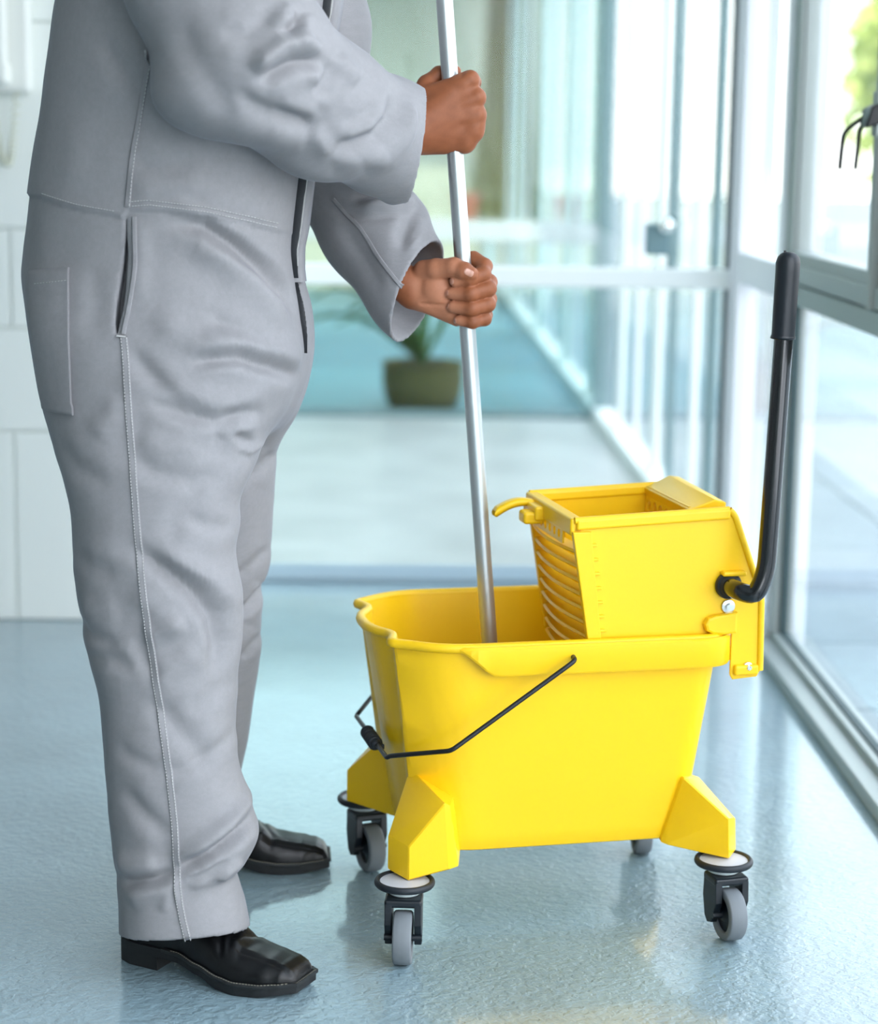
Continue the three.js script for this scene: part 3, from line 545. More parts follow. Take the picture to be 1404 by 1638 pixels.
const FOLDS = [
  [[[-0.294,1.049],[-0.251,1.043],[-0.211,1.015],[-0.179,0.986],[-0.146,0.947],[-0.129,0.913]], -13, 15, -2.8], // belly crease
  [[[-0.272,1.024],[-0.230,1.000],[-0.192,0.967],[-0.163,0.929],[-0.141,0.896]], 7, 20, -2.8], // belly ridge
  [[[-0.350,0.878],[-0.317,0.845],[-0.279,0.811],[-0.246,0.795]], -5, 16, -2.78], // v2
  [[[-0.320,0.929],[-0.291,0.908],[-0.245,0.879],[-0.195,0.846]], 5, 20, -2.78], // r2
  [[[-0.273,0.864],[-0.239,0.867],[-0.201,0.867],[-0.157,0.850],[-0.128,0.828]], -10, 14, -2.8], // v3
  [[[-0.256,0.890],[-0.205,0.891],[-0.154,0.874],[-0.116,0.849]], 5, 16, -2.8], // r3
  [[[-0.247,0.924],[-0.205,0.903],[-0.162,0.879]], -3.5, 14, -2.8], // v3b
  [[[-0.325,0.815],[-0.274,0.793],[-0.231,0.785],[-0.188,0.801]], -6, 14, -2.8], // v4
  [[[-0.315,0.834],[-0.264,0.816],[-0.213,0.810],[-0.162,0.823]], 4.5, 16, -2.8], // r4
  [[[-0.190,0.746],[-0.202,0.758],[-0.212,0.767]], -4, 9, -2.8], // crotch v
  [[[-0.228,0.759],[-0.220,0.773],[-0.200,0.780],[-0.177,0.779]], 4, 12, -2.79], // crotch r
  [[[-0.239,0.745],[-0.229,0.767],[-0.209,0.786],[-0.171,0.791]], -4, 14, -2.8], // crotch v2
  [[[-0.197,0.731],[-0.190,0.744],[-0.183,0.731]], 4, 12, -2.78], // crotch r2
  [[[-0.342,0.618],[-0.298,0.589],[-0.261,0.557],[-0.236,0.521],[-0.227,0.478],[-0.233,0.430]], -12, 18, -2.76], // knee diag
  [[[-0.326,0.497],[-0.300,0.507],[-0.274,0.519]], 6, 15, -2.76], // knee ridge
  [[[-0.314,0.429],[-0.294,0.449],[-0.254,0.478]], 4, 16, -2.76], // knee ridge2
  [[[-0.313,0.613],[-0.270,0.587],[-0.232,0.557],[-0.213,0.518]], 6, 16, -2.76], // knee r3
  [[[-0.271,0.659],[-0.246,0.643],[-0.210,0.633]], -3.5, 14, -2.77], // k4
  [[[-0.336,0.501],[-0.324,0.466],[-0.305,0.435]], -3, 14, -2.77], // k5
  [[[-0.248,0.706],[-0.274,0.671],[-0.300,0.627]], -2.5, 22, -2.8], // thigh
  [[[-0.429,0.507],[-0.402,0.489],[-0.359,0.484]], -3.5, 16, -2.78], // back knee
  [[[-0.411,0.454],[-0.376,0.463],[-0.338,0.455]], -3.5, 16, -2.78], // back knee2
  [[[-0.420,0.533],[-0.393,0.526],[-0.358,0.534]], 2.5, 16, -2.78], // backk3
  [[[-0.304,0.307],[-0.271,0.316],[-0.232,0.335],[-0.206,0.355]], -3.5, 14, -2.75], // calf
  [[[-0.365,0.338],[-0.331,0.325],[-0.306,0.316]], -2.5, 16, -2.75], // calf2
  [[[-0.271,0.392],[-0.236,0.410],[-0.209,0.428]], -2.5, 18, -2.75], // calf3
  [[[-0.285,0.176],[-0.258,0.187],[-0.236,0.200],[-0.206,0.217],[-0.183,0.237]], -13, 13, -2.74], // ankle v
  [[[-0.271,0.196],[-0.236,0.218],[-0.202,0.242],[-0.181,0.262]], 6, 14, -2.74], // ankle r
  [[[-0.365,0.145],[-0.336,0.154],[-0.309,0.162],[-0.285,0.176]], -8, 12, -2.74], // ankle v0
  [[[-0.370,0.175],[-0.340,0.180],[-0.306,0.187]], 5, 13, -2.74], // ankle r0
  [[[-0.228,0.155],[-0.218,0.170],[-0.198,0.179]], 6, 9, -2.74], // ankle r1
  [[[-0.271,0.160],[-0.241,0.173],[-0.215,0.188]], -5, 9, -2.74], // ankle v1
  [[[-0.349,0.125],[-0.323,0.139],[-0.289,0.153]], 4, 14, -2.74], // ankle r2
  [[[-0.302,0.116],[-0.290,0.144],[-0.284,0.166]], 3, 8, -2.74], // hem
  [[[-0.347,1.125],[-0.307,1.117],[-0.258,1.130]], -3, 22, -2.84], // jk1
  [[[-0.347,1.093],[-0.300,1.106],[-0.250,1.095]], 2.5, 22, -2.84], // jk2
  [[[-0.189,1.104],[-0.182,1.070],[-0.178,1.045]], 2.5, 12, -2.84], // jk3
  [[[-0.429,1.192],[-0.423,1.142],[-0.430,1.092]], 2, 20, -2.86], // jk4
  [[[-0.283,1.094],[-0.241,1.065],[-0.190,1.053]], -3, 16, -2.84], // jk5
  [[[-0.389,1.292],[-0.360,1.251],[-0.334,1.218]], -3.5, 20, -2.86], // jk6
  [[[-0.403,0.991],[-0.395,0.940],[-0.405,0.889]], -2, 22, -2.84], // hip b
  [[[-0.395,0.762],[-0.373,0.788],[-0.364,0.823]], 2.5, 16, -2.82], // hip b2
  [[[-0.337,1.053],[-0.334,0.994],[-0.338,0.944]], 3, 14, -2.8], // pock
  [[[-0.346,0.739],[-0.312,0.718],[-0.265,0.706],[-0.222,0.715]], -4, 18, -2.8], // thigh2
  [[[-0.337,0.765],[-0.299,0.752],[-0.248,0.747]], 4, 18, -2.8], // thigh3
  [[[-0.343,0.565],[-0.309,0.534],[-0.271,0.495]], 5, 18, -2.76], // knee5
  [[[-0.329,0.409],[-0.296,0.392],[-0.262,0.348],[-0.228,0.303]], -4, 20, -2.75], // shin
  [[[-0.357,0.284],[-0.323,0.249],[-0.289,0.222]], -4, 18, -2.75], // shin2
  [[[-0.427,0.603],[-0.400,0.586],[-0.362,0.582]], -3, 20, -2.78], // backleg
  [[[-0.451,0.753],[-0.421,0.718],[-0.370,0.701]], -3, 20, -2.82], // hipside
  [[[-0.174,1.241],[-0.158,1.261],[-0.139,1.276],[-0.114,1.281],[-0.096,1.265]], 10, 10, -2.66], // s1
  [[[-0.166,1.230],[-0.147,1.242],[-0.123,1.254],[-0.100,1.257],[-0.084,1.256]], -11, 12, -2.66], // s1v
  [[[-0.135,1.290],[-0.126,1.297],[-0.119,1.303],[-0.120,1.317]], -9, 8, -2.66], // s0v
  [[[-0.147,1.293],[-0.139,1.312],[-0.125,1.326]], 5, 10, -2.66], // s0r
  [[[-0.103,1.218],[-0.089,1.225],[-0.080,1.243],[-0.077,1.262]], -7, 12, -2.76], // s3v
  [[[-0.075,1.266],[-0.062,1.254],[-0.042,1.235]], 6, 12, -2.76], // s3r
  [[[0.003,1.223],[-0.000,1.190],[-0.020,1.166],[-0.051,1.154],[-0.080,1.150]], -11, 14, -2.84], // s4v
  [[[0.025,1.211],[0.021,1.169],[-0.004,1.140],[-0.038,1.129]], 7, 16, -2.84], // s4r
  [[[-0.105,1.175],[-0.093,1.162],[-0.078,1.143]], 5, 12, -2.76], // s5r
  [[[-0.151,1.198],[-0.127,1.188],[-0.102,1.179]], -5, 13, -2.74], // s5v
  [[[-0.067,1.184],[-0.046,1.188],[-0.021,1.205]], -3, 14, -2.78], // s6v
  [[[-0.169,1.150],[-0.119,1.139],[-0.053,1.111]], -3, 18, -2.76], // s8
  [[[-0.213,1.287],[-0.181,1.287],[-0.149,1.311]], -3.5, 16, -2.7], // s9
  [[[-0.046,1.057],[-0.022,1.066],[0.015,1.067],[0.051,1.071]], 6, 10, -3.05], // l1r
  [[[-0.059,1.077],[-0.022,1.083],[0.014,1.089],[0.040,1.093]], -6, 10, -3.05], // l1v
  [[[0.033,1.018],[0.044,1.009],[0.056,1.003]], 5, 12, -3.04], // l3r
  [[[-0.086,1.066],[-0.058,1.053],[-0.022,1.049],[0.015,1.054]], -3.5, 12, -3.05], // l5v
  [[[0.044,1.084],[0.029,1.054],[0.020,1.024],[0.015,0.999]], -5, 15, -3.05], // l2n
  [[[-0.077,1.052],[-0.054,1.016],[-0.030,0.980],[-0.010,0.939]], -3, 18, -3.05], // l6n
  [[[-0.193,1.224],[-0.177,1.205],[-0.149,1.190],[-0.117,1.182],[-0.093,1.176]], -5, 15, -2.7], // s2n
  [[[-0.266,1.308],[-0.247,1.262],[-0.223,1.223],[-0.191,1.185]], -3, 24, -2.68], // s7n
  [[[-0.226,1.189],[-0.169,1.166],[-0.103,1.129],[-0.045,1.105]], 3, 16, -2.76], // s8n
  [[[-0.228,0.445],[-0.207,0.459],[-0.184,0.484]], -8, 12, -3.08], // fl1
  [[[-0.224,0.508],[-0.202,0.528],[-0.177,0.547]], -3, 12, -3.08], // fl2
  [[[-0.207,0.662],[-0.188,0.681],[-0.169,0.701]], -4, 14, -3.08], // fl3
  [[[-0.222,0.371],[-0.207,0.391],[-0.192,0.401]], -3, 12, -3.08], // fl4
];
const PHI = 0.28, cP = Math.cos(PHI), sP = Math.sin(PHI);
// torso rows from side outline [y, back x, front x, half width]
const TORSO = stack([[1.50, -.40, -.12, .17], [1.44, -.44, -.08, .2], [1.35, -.464, -.078, .2], [1.27, -.479, -.094, .197], [1.18, -.492, -.108, .19], [1.11, -.503, -.117, .183], [1.075, -.5085, -.122, .18], [1.036, -.514, -.127, .18], [1.0, -.519, -.13, .182], [.965, -.521, -.128, .186], [.92, -.512, -.117, .19], [.863, -.505, -.1125, .19], [.804, -.498, -.125, .185], [.755, -.48, -.148, .178], [.70, -.46, -.18, .165]]
  .map(([y, b, f, w]) => { const h = (f - b) / 2; return [y, (f + b) / 2, Math.sqrt(h * h - (w * sP) ** 2) / cP, -2.99, w]; }), PHI, 2.25);
const LEGR = stack([[.93, -.49, -.20, -2.90, .10], [.84, -.474, -.165, -2.885, .118], [.79, -.468, -.172, -2.875, .122], [.75, -.464, -.186, -2.868, .121], [.714, -.455, -.186, -2.86, .12], [.662, -.442, -.206, -2.85, .117], [.632, -.438, -.205, -2.845, .115], [.597, -.437, -.211, -2.84, .113], [.57, -.435, -.209, -2.838, .111], [.518, -.428, -.204, -2.83, .107], [.447, -.414, -.205, -2.82, .102], [.40, -.402, -.208, -2.815, .1], [.366, -.397, -.21, -2.81, .098], [.303, -.391, -.206, -2.80, .095], [.25, -.386, -.19, -2.795, .093], [.225, -.384, -.182, -2.79, .092], [.194, -.381, -.179, -2.788, .091], [.159, -.376, -.194, -2.785, .088], [.146, -.373, -.206, -2.783, .087], [.12, -.372, -.201, -2.78, .088], [.10, -.371, -.195, -2.778, .089], [.055, -.371, -.187, -2.775, .091], [.02, -.371, -.185, -2.775, .092]]
  .map(([y, b, f, cz, w]) => [y, (f + b) / 2, (f - b) / 2, cz, w]), 0, 2.2);
const LEGL = stack([[.93, -.46, -.15, -3.07, .1], [.80, -.455, -.14, -3.09, .118], [.692, -.43, -.169, -3.11, .115], [.609, -.405, -.174, -3.13, .11], [.51, -.39, -.182, -3.15, .104], [.459, -.385, -.194, -3.16, .1], [.369, -.39, -.196, -3.17, .096], [.287, -.395, -.208, -3.18, .09], [.216, -.40, -.218, -3.185, .088], [.179, -.405, -.226, -3.19, .087], [.12, -.405, -.236, -3.195, .086], [.06, -.405, -.228, -3.2, .088], [.03, -.405, -.225, -3.2, .09]]
  .map(([y, b, f, cz, w]) => [y, (f + b) / 2, (f - b) / 2, cz, w]), 0, 2.2);
const SR = [[-.309, 1.489, -2.82, .085], [-.245, 1.362, -2.752, .094], [-.188, 1.268, -2.738, .1], [-.094, 1.202, -2.83, .083], [.0, 1.163, -2.93, .072], [.075, 1.130, -3.0, .068]];
const SL = [[-.16, 1.50, -3.17, .085], [-.113, 1.33, -3.195, .07], [-.105, 1.14, -3.2, .075], [-.024, 1.028, -3.15, .07], [.036, .945, -3.088, .063], [.095, .864, -3.03, .061]];
const chain = (P, g = 0) => { const c = P.slice(1).map((q, i) => cone(P[i], q, P[i][3] - g, q[3] - g)); if (P[0][0] < -.3) c.push(ellipsoid([-.252, 1.212, -2.735], [.05 - g, .035 - g, .06 - g])); return union(c, .05); };
const sleeveR = chain(SR), sleeveRi = chain(SR, .0045), sleeveL = chain(SL), sleeveLi = chain(SL, .0045);
const plane = (p, n) => { const l = Math.hypot(...n); return (x, y, z) => ((x - p[0]) * n[0] + (y - p[1]) * n[1] + (z - p[2]) * n[2]) / l; };
const cutR = plane([.037, 1.166, -2.95], [.96, -.13, -.09]), cutL = plane([.041, .941, -3.08], [.84, -.29, .38]);
const hemR = plane([-.28, .071, -2.72], [0.055, -1, .22]), hemL = plane([-.31, .058, -3.2], [.05, -1, .1]);
function sleeve(o, inner, cut, x, y, z) {
  let d = o(x, y, z); const c = cut(x, y, z); d = smax(d, c, .003);
  if (c > -.1) d = smax(d, -Math.max(inner(x, y, z) - c * .32, -c - .085), .003);
  return d;
}
function legs(leg, cut, x, y, z) {
  let d = smax(leg(x, y, z), y - .95, .08); const c = cut(x, y, z); d = smax(d, c, .003);
  if (c > -.09) d = smax(d, -Math.max(leg(x, y, z, -.005) - c * .3, -c - .08), .003);
  return d;
}
// slit of the hip pocket, open between front and back edge: [y, x of its middle, half its width]
const SLIT = [[1.052, -.3545, .0012], [1.03, -.3545, .002], [.995, -.3555, .0035], [.965, -.3585, .0052], [.935, -.3625, .0052], [.912, -.3655, .0032], [.897, -.3665, .001]];
function pocket(x, y) { if (y > 1.052 || y < .897) return .01; let i = 0; while (i < 5 && SLIT[i + 1][0] > y) i++; const A = SLIT[i], B = SLIT[i + 1], t = (A[0] - y) / (A[0] - B[0]); return Math.abs(x - mix(A[1], B[1], t)) - mix(A[2], B[2], t); }
function garment(x, y, z) {
  let d = 1;
  if (y > .66) { d = smax(TORSO(x, y, z), y - 1.475, .08); d = smax(d, .735 - y, .05); }
  if (y < 1.0) { const a = legs(LEGR, hemR, x, y, z), b = legs(LEGL, hemL, x, y, z), l = smin(a, b, mix(.004, .05, smooth(.62, .75, y))); d = smin(d, l, .055); }
  if (y > .84 && x > -.42) { d = smin(d, sleeve(sleeveR, sleeveRi, cutR, x, y, z), mix(.006, .09, smooth(1.34, 1.48, y))); d = smin(d, sleeve(sleeveL, sleeveLi, cutL, x, y, z), mix(.006, .09, smooth(1.34, 1.46, y))); }
  if (y < 1.056 && y > .89 && x < -.33 && z > -2.95) d = smax(d, -Math.max(pocket(x, y), -d - .028), .002);
  return d;
}
const SEAMY = [[-.56, 1.080], [-.52, 1.0795], [-.482, 1.077], [-.425, 1.063], [-.36, 1.054], [-.352, 1.062], [-.324, 1.065], [-.248, 1.057], [-.189, 1.044], [-.11, 1.022]];
const seamY = (x) => { let i = 0; while (i < SEAMY.length - 2 && SEAMY[i + 1][0] < x) i++; return mix(SEAMY[i][1], SEAMY[i + 1][1], clamp((x - SEAMY[i][0]) / (SEAMY[i + 1][0] - SEAMY[i][0]))); };
// true on the inside of the open sleeve and trouser ends
const lining = (x, y, z) => (x > -.16 && y < 1.4 && (sleeveR(x, y, z) < -.0026 && cutR(x, y, z) < -.001 && cutR(x, y, z) > -.11 || sleeveL(x, y, z) < -.0026 && cutL(x, y, z) < -.001 && cutL(x, y, z) > -.11)) || (y < .2 && (LEGR(x, y, z) < -.0028 && hemR(x, y, z) < -.001 || LEGL(x, y, z) < -.0028 && hemL(x, y, z) < -.001));
// bend the cloth: folds are ridges (+) and valleys (-) running along a line, on the side of the body they are seen on
function addFolds(g) {
  const p = g.attributes.position, n = g.attributes.normal, D = new Float32Array(p.count);
  const nz = (x, y, z, s) => { const q = (a, b, c) => { const v = Math.sin(a * 127.1 + b * 311.7 + c * 74.7 + s) * 43758.5453; return v - Math.floor(v); }; const X = Math.floor(x), Y = Math.floor(y), Z = Math.floor(z), fx = smooth(0, 1, x - X), fy = smooth(0, 1, y - Y), fz = smooth(0, 1, z - Z); return mix(mix(mix(q(X, Y, Z), q(X + 1, Y, Z), fx), mix(q(X, Y + 1, Z), q(X + 1, Y + 1, Z), fx), fy), mix(mix(q(X, Y, Z + 1), q(X + 1, Y, Z + 1), fx), mix(q(X, Y + 1, Z + 1), q(X + 1, Y + 1, Z + 1), fx), fy), fz) - .5; };
  const pre = FOLDS.map(([pts, a, w, z]) => { const L = [0]; for (let i = 1; i < pts.length; i++) L.push(L[i - 1] + Math.hypot(pts[i][0] - pts[i - 1][0], pts[i][1] - pts[i - 1][1])); const xs = pts.map((q) => q[0]), ys = pts.map((q) => q[1]), m = w * .0045; return { pts, L, a: a * (a < 0 ? 2.1 : 1.5) / 1000, w: w / 1000, z, box: [Math.min(...xs) - m, Math.max(...xs) + m, Math.min(...ys) - m, Math.max(...ys) + m] }; });
  for (let i = 0; i < p.count; i++) {
    const x = p.getX(i), y = p.getY(i), z = p.getZ(i), side = lining(x, y, z) ? -1 : 1, N = n.getZ(i) * side; let d = 0;
    d += .0030 * nz(x * 14, y * 7, z * 14, 1) + .0016 * nz(x * 34, y * 21, z * 34, 2);
    if (N > -.35) for (const f of pre) {
      if (x < f.box[0] || x > f.box[1] || y < f.box[2] || y > f.box[3] || Math.abs(z - f.z) > .15) continue;
      let best = 1, s = 0;
      for (let k = 1; k < f.pts.length; k++) { const A = f.pts[k - 1], B = f.pts[k], dx = B[0] - A[0], dy = B[1] - A[1], t = clamp(((x - A[0]) * dx + (y - A[1]) * dy) / (dx * dx + dy * dy)), e = Math.hypot(x - A[0] - dx * t, y - A[1] - dy * t); if (e < best) { best = e; s = mix(f.L[k - 1], f.L[k], t); } }
      const T = s / f.L[f.L.length - 1], q = best / f.w;
      d += f.a * (f.a < 0 ? Math.exp(-q * q * 1.5) - .5 * Math.exp(-q * q * .22) : Math.exp(-q * q)) * smooth(0, .3, T + .06) * smooth(1, .7, T - .06) * smooth(-.35, .2, N) * smooth(.15, .09, Math.abs(z - f.z));
    }
    const sy = seamY(x); if (z > -3.3 && y > .98 && y < 1.3 && x < -.10 && z < -2.765 - Math.max(0, y - 1.13) * .0 && TORSO(x, y, z) < .012) d += .0042 * smooth(-.125, -.165, x) * smooth(sy - .001, sy + .0015, y) * smooth(sy + .14, sy + .01, y);
    if (x > -.1 && y < 1.35) d *= Math.max(smooth(.004, .03, Math.abs(cutR(x, y, z))) , z < -3.02 ? 1 : 0) * Math.max(smooth(.004, .03, Math.abs(cutL(x, y, z))), z > -3.0 ? 1 : 0);
    D[i] = d * side;
  }
  for (let i = 0; i < p.count; i++) p.setXYZ(i, p.getX(i) + n.getX(i) * D[i], p.getY(i) + n.getY(i) * D[i], p.getZ(i) + n.getZ(i) * D[i]);
  g.computeVertexNormals();
  const uv = new Float32Array(p.count * 2); for (let i = 0; i < p.count; i++) { uv[2 * i] = -.24 * Math.atan2(p.getZ(i) + 3.02, p.getX(i) + .3); uv[2 * i + 1] = p.getY(i); }
  g.setAttribute('uv', new THREE.BufferAttribute(uv, 2)); return g;
}
const man = thing('person', 'worker in grey coveralls and black shoes gripping the mop handle with both hands', 'person', [0, 0, 0]);
const weave = texture(256, (i, j, k) => { const t = ((i + j * 2) % 8 < 4 ? 26 : -26) + 60 * (N3[(j * 2 % 512) * 512 + (i * 2) % 512] - .5); return [128 + t, 128 + t, 128 + t]; }, false, 18, 18);
const weaveTone = texture(512, (i, j, k) => { const v = 244 + 12 * (N3[k] - .5) + 16 * (R1() - .5); return [v, v, v]; }, true, 5.5, 5.5);
const C_ = {
  cloth: phys({ color: 0x8b8a8c, map: weaveTone, roughness: .78, bumpMap: weave, bumpScale: .00018, sheen: .5, sheenRoughness: .45, sheenColor: new THREE.Color(0xa4acc0), side: THREE.DoubleSide }),
  thread: std({ color: 0xb4b4b2, roughness: .8 }),
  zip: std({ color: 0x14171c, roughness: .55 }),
};
const coverGeo = addFolds(surface(garment, [-.60, .02, -3.36], [.13, 1.50, -2.60], .0034));
const cover = part('coveralls', coverGeo, C_.cloth, man);
// nearest surface of the coveralls towards +z over a fine grid
const HG = { x: -.6, y: .02, h: .003, nx: 250, ny: 500 }; HG.z = new Float32Array(HG.nx * HG.ny).fill(-9);
{
  const p = coverGeo.attributes.position;
  for (let i = 0; i < p.count; i++) { const a = Math.round((p.getX(i) - HG.x) / HG.h), b = Math.round((p.getY(i) - HG.y) / HG.h); for (let u = -1; u <= 1; u++) for (let v = -1; v <= 1; v++) { const A = a + u, B = b + v; if (A >= 0 && B >= 0 && A < HG.nx && B < HG.ny) { const k = A + B * HG.nx; if (p.getZ(i) > HG.z[k]) HG.z[k] = p.getZ(i); } } }
}
const onCloth = (x, y) => { const a = (x - HG.x) / HG.h, b = (y - HG.y) / HG.h, i = Math.floor(a), j = Math.floor(b), q = (u, v) => HG.z[clamp(u, 0, HG.nx - 1) + clamp(v, 0, HG.ny - 1) * HG.nx]; return mix(mix(q(i, j), q(i + 1, j), a - i), mix(q(i, j + 1), q(i + 1, j + 1), a - i), b - j); };
function resample(pts, step) { const out = []; for (let i = 1; i < pts.length; i++) { const L = Math.hypot(pts[i][0] - pts[i - 1][0], pts[i][1] - pts[i - 1][1]), c = Math.max(1, Math.round(L / step)); for (let k = 0; k < c; k++) out.push([mix(pts[i - 1][0], pts[i][0], k / c), mix(pts[i - 1][1], pts[i][1], k / c)]); } out.push(pts[pts.length - 1]); return out; }
const bendy = (pts, n = 40) => new THREE.CatmullRomCurve3(pts.map((p) => V3(p[0], p[1], 0))).getSpacedPoints(n).map((p) => [p.x, p.y]);
// strip of cloth lying on the surface along a line
function strip(pts, W, lift = .0012, sink = .004) {
  const P = resample(pts, .006), rows = P.map((p, i) => { const w = W.call ? W(i / P.length) : W; const a = P[Math.max(0, i - 1)], b = P[Math.min(P.length - 1, i + 1)], l = Math.hypot(b[0] - a[0], b[1] - a[1]) || 1, nx = -(b[1] - a[1]) / l, ny = (b[0] - a[0]) / l; const at = (s, k) => [p[0] + nx * s, p[1] + ny * s, onCloth(p[0] + nx * s, p[1] + ny * s) + k]; return [at(-w / 2, -sink), at(-w / 2 + .0006, lift), at(-w / 4, lift * 1.3), at(w / 4, lift * 1.3), at(w / 2 - .0006, lift), at(w / 2, -sink)]; });
  const g = grid(rows), p = g.attributes.position, uv = new Float32Array(p.count * 2); for (let i = 0; i < p.count; i++) { uv[2 * i] = p.getX(i); uv[2 * i + 1] = p.getY(i); } g.setAttribute('uv', new THREE.BufferAttribute(uv, 2)); return g;
}
function stitches(pts, off = 0, lift = .002) {
  const P = resample(pts, .0045), out = [];
  for (let i = 0; i < P.length - 1; i++) { const a = P[i], b = P[i + 1], l = Math.hypot(b[0] - a[0], b[1] - a[1]), nx = -(b[1] - a[1]) / l * off, ny = (b[0] - a[0]) / l * off; const e = [mix(a[0], b[0], .65), mix(a[1], b[1], .65)]; const A = [a[0] + nx, a[1] + ny], E = [e[0] + nx, e[1] + ny]; out.push(cyl([...A, onCloth(...A) + lift], [...E, onCloth(...E) + lift], .0006, .0006, 5, true)); }
  return merge(out);
}
const SEAMS = {
  outseam: bendy([[-.356, .895], [-.351, .85], [-.348, .809], [-.340, .717], [-.332, .616], [-.319, .504], [-.303, .391], [-.292, .312], [-.283, .223], [-.278, .133], [-.263, .066]]),
  jacket: bendy([[-.318, 1.27], [-.326, 1.233], [-.337, 1.176], [-.346, 1.127], [-.353, 1.068]]),
  sleeve: bendy([[-.085, 1.075], [-.066, 1.055], [-.044, 1.034], [-.018, .995], [.004, .968], [.022, .948]]),
};
part('side_seam', strip(SEAMS.outseam, .0105), C_.cloth, cover);
part('stitching', [stitches(SEAMS.outseam, .0035), stitches(SEAMS.outseam, -.004)], C_.thread, cover);
part('jacket_seam', strip(SEAMS.jacket, .009), C_.cloth, cover);
part('stitching', stitches(SEAMS.jacket, .003), C_.thread, cover);
part('sleeve_seam', strip(SEAMS.sleeve, .007, .001), C_.cloth, cover);
{
  const L = []; for (let x = -.478; x <= -.142; x += .012) if (x < -.365 || x > -.35) L.push([x, seamY(x) + .0065]); const a = L.filter((p) => p[0] < -.36), b = L.filter((p) => p[0] > -.36);
  part('waist_stitching', [stitches(a, 0, .0012), stitches(b, 0, .0012), stitches(b, .006, .0012)], C_.thread, cover);
}
// hip pocket opening: a standing edge of cloth with a dark slit behind it
{
  const e = bendy([[-.3475, 1.055], [-.3465, 1.02], [-.3465, .985], [-.352, .945], [-.3605, .9]], 30);
  part('pocket_edge', strip(e.map(([x, y]) => [x + .0035, y]), .0075, .0016, .005), C_.cloth, cover);
  part('bar_tack', strip([[-.366, .897], [-.353, .896]], .003, .0022), C_.thread, cover);
}
// patch pocket at the back of the hip
{
  const c = [[-.497, .972], [-.4345, .9825], [-.4285, .89], [-.4265, .797], [-.4235, .796], [-.4235, .788], [-.476, .788], [-.488, .86]];
  const rows = []; for (let i = 0; i <= 40; i++) { const y = i === 0 ? .788 : i === 40 ? .977 : mix(.7888, .9762, (i - 1) / 38), xl = mix(-.478, -.5, Math.pow(i / 40, .8)), xr = mix(-.4245, -.434, Math.pow(i / 40, .9)) - (y > .8 ? 0.002 : 0), r = []; for (let j = 0; j <= 18; j++) { const x = j > 16 ? xr - (18 - j) * .0007 : mix(xl, xr - .0022, j / 16), yy = y + .008 * (x - xl) / (xr - xl) * (i / 40), z = onCloth(x, yy); const edge = j === 18 || i === 0 || i === 40; r.push([x, yy, z + (edge ? -.003 : .0046)]); } rows.push(r); }
  const g = grid(rows), p = g.attributes.position, uv = new Float32Array(p.count * 2); for (let i = 0; i < p.count; i++) { uv[2 * i] = p.getX(i); uv[2 * i + 1] = p.getY(i); } g.setAttribute('uv', new THREE.BufferAttribute(uv, 2));
  part('back_pocket', g, C_.cloth, cover);
  part('stitching', stitches([[-.488, .960], [-.437, .968]], 0, .0052), C_.thread, cover);
}
// front closure: dark zip with the second flap behind it
{
  const front = (y, k) => { // point on the front of the torso, k metres towards the near side
    let x0 = -.3, z0 = -2.99, a = PHI + k; let r = .1; const dx = Math.cos(a), dz = Math.sin(a); for (let i = 0; i < 400; i++) { if (TORSO(x0 + dx * r, y, z0 + dz * r) > 0) break; r += .001; } return [x0 + dx * r, y, z0 + dz * r, dx, dz];
  };
  const band = (k0, k1, ya, yb, lift) => { const rows = []; for (let i = 0; i <= 60; i++) { const y = mix(ya, yb, i / 60), A = k0.call ? k0(y) : k0, Z = k1.call ? k1(y) : k1; rows.push([0, .06, .5, .94, 1].map((s, j) => { const p = front(y, mix(A, Z, s)), l = (j === 0 || j === 4) ? -.004 : lift(y); return [p[0] + p[3] * l, y, p[2] + p[4] * l]; })); } return grid(rows); };
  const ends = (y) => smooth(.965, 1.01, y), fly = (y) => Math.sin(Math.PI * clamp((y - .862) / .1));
  part('zip', band(.035, (y) => .04 + .05 * ends(y), 1.46, .968, (y) => .0065 + .003 * smooth(1.0, 1.045, y)), C_.zip, cover);
  part('zip_teeth', band((y) => .037 + .018 * ends(y), (y) => .039 + .026 * ends(y), 1.46, .985, (y) => .0078 + .003 * smooth(1.0, 1.045, y)), C_.thread, cover);
  part('fly_shade_strip', band((y) => .03 - .01 * fly(y), (y) => .03 + .025 * fly(y), .962, .862, () => .0045), C_.zip, cover);  // black strip: the shade of the fly slit put into its colour
  part('placket', boxUV(band(-.17, .03, 1.46, .962, (y) => .008 + .003 * smooth(1.0, 1.045, y))), C_.cloth, cover);
}
// ------------------------------------------------------------------ body with hands, shoes
const skin = phys({ color: 0xffffff, vertexColors: true, roughness: .5, specularIntensity: .6, sheen: .15, sheenRoughness: .4, sheenColor: new THREE.Color(0xd08a60) });
const nailM = phys({ color: 0xb5826c, roughness: .3, clearcoat: .4, clearcoatRoughness: .25 });
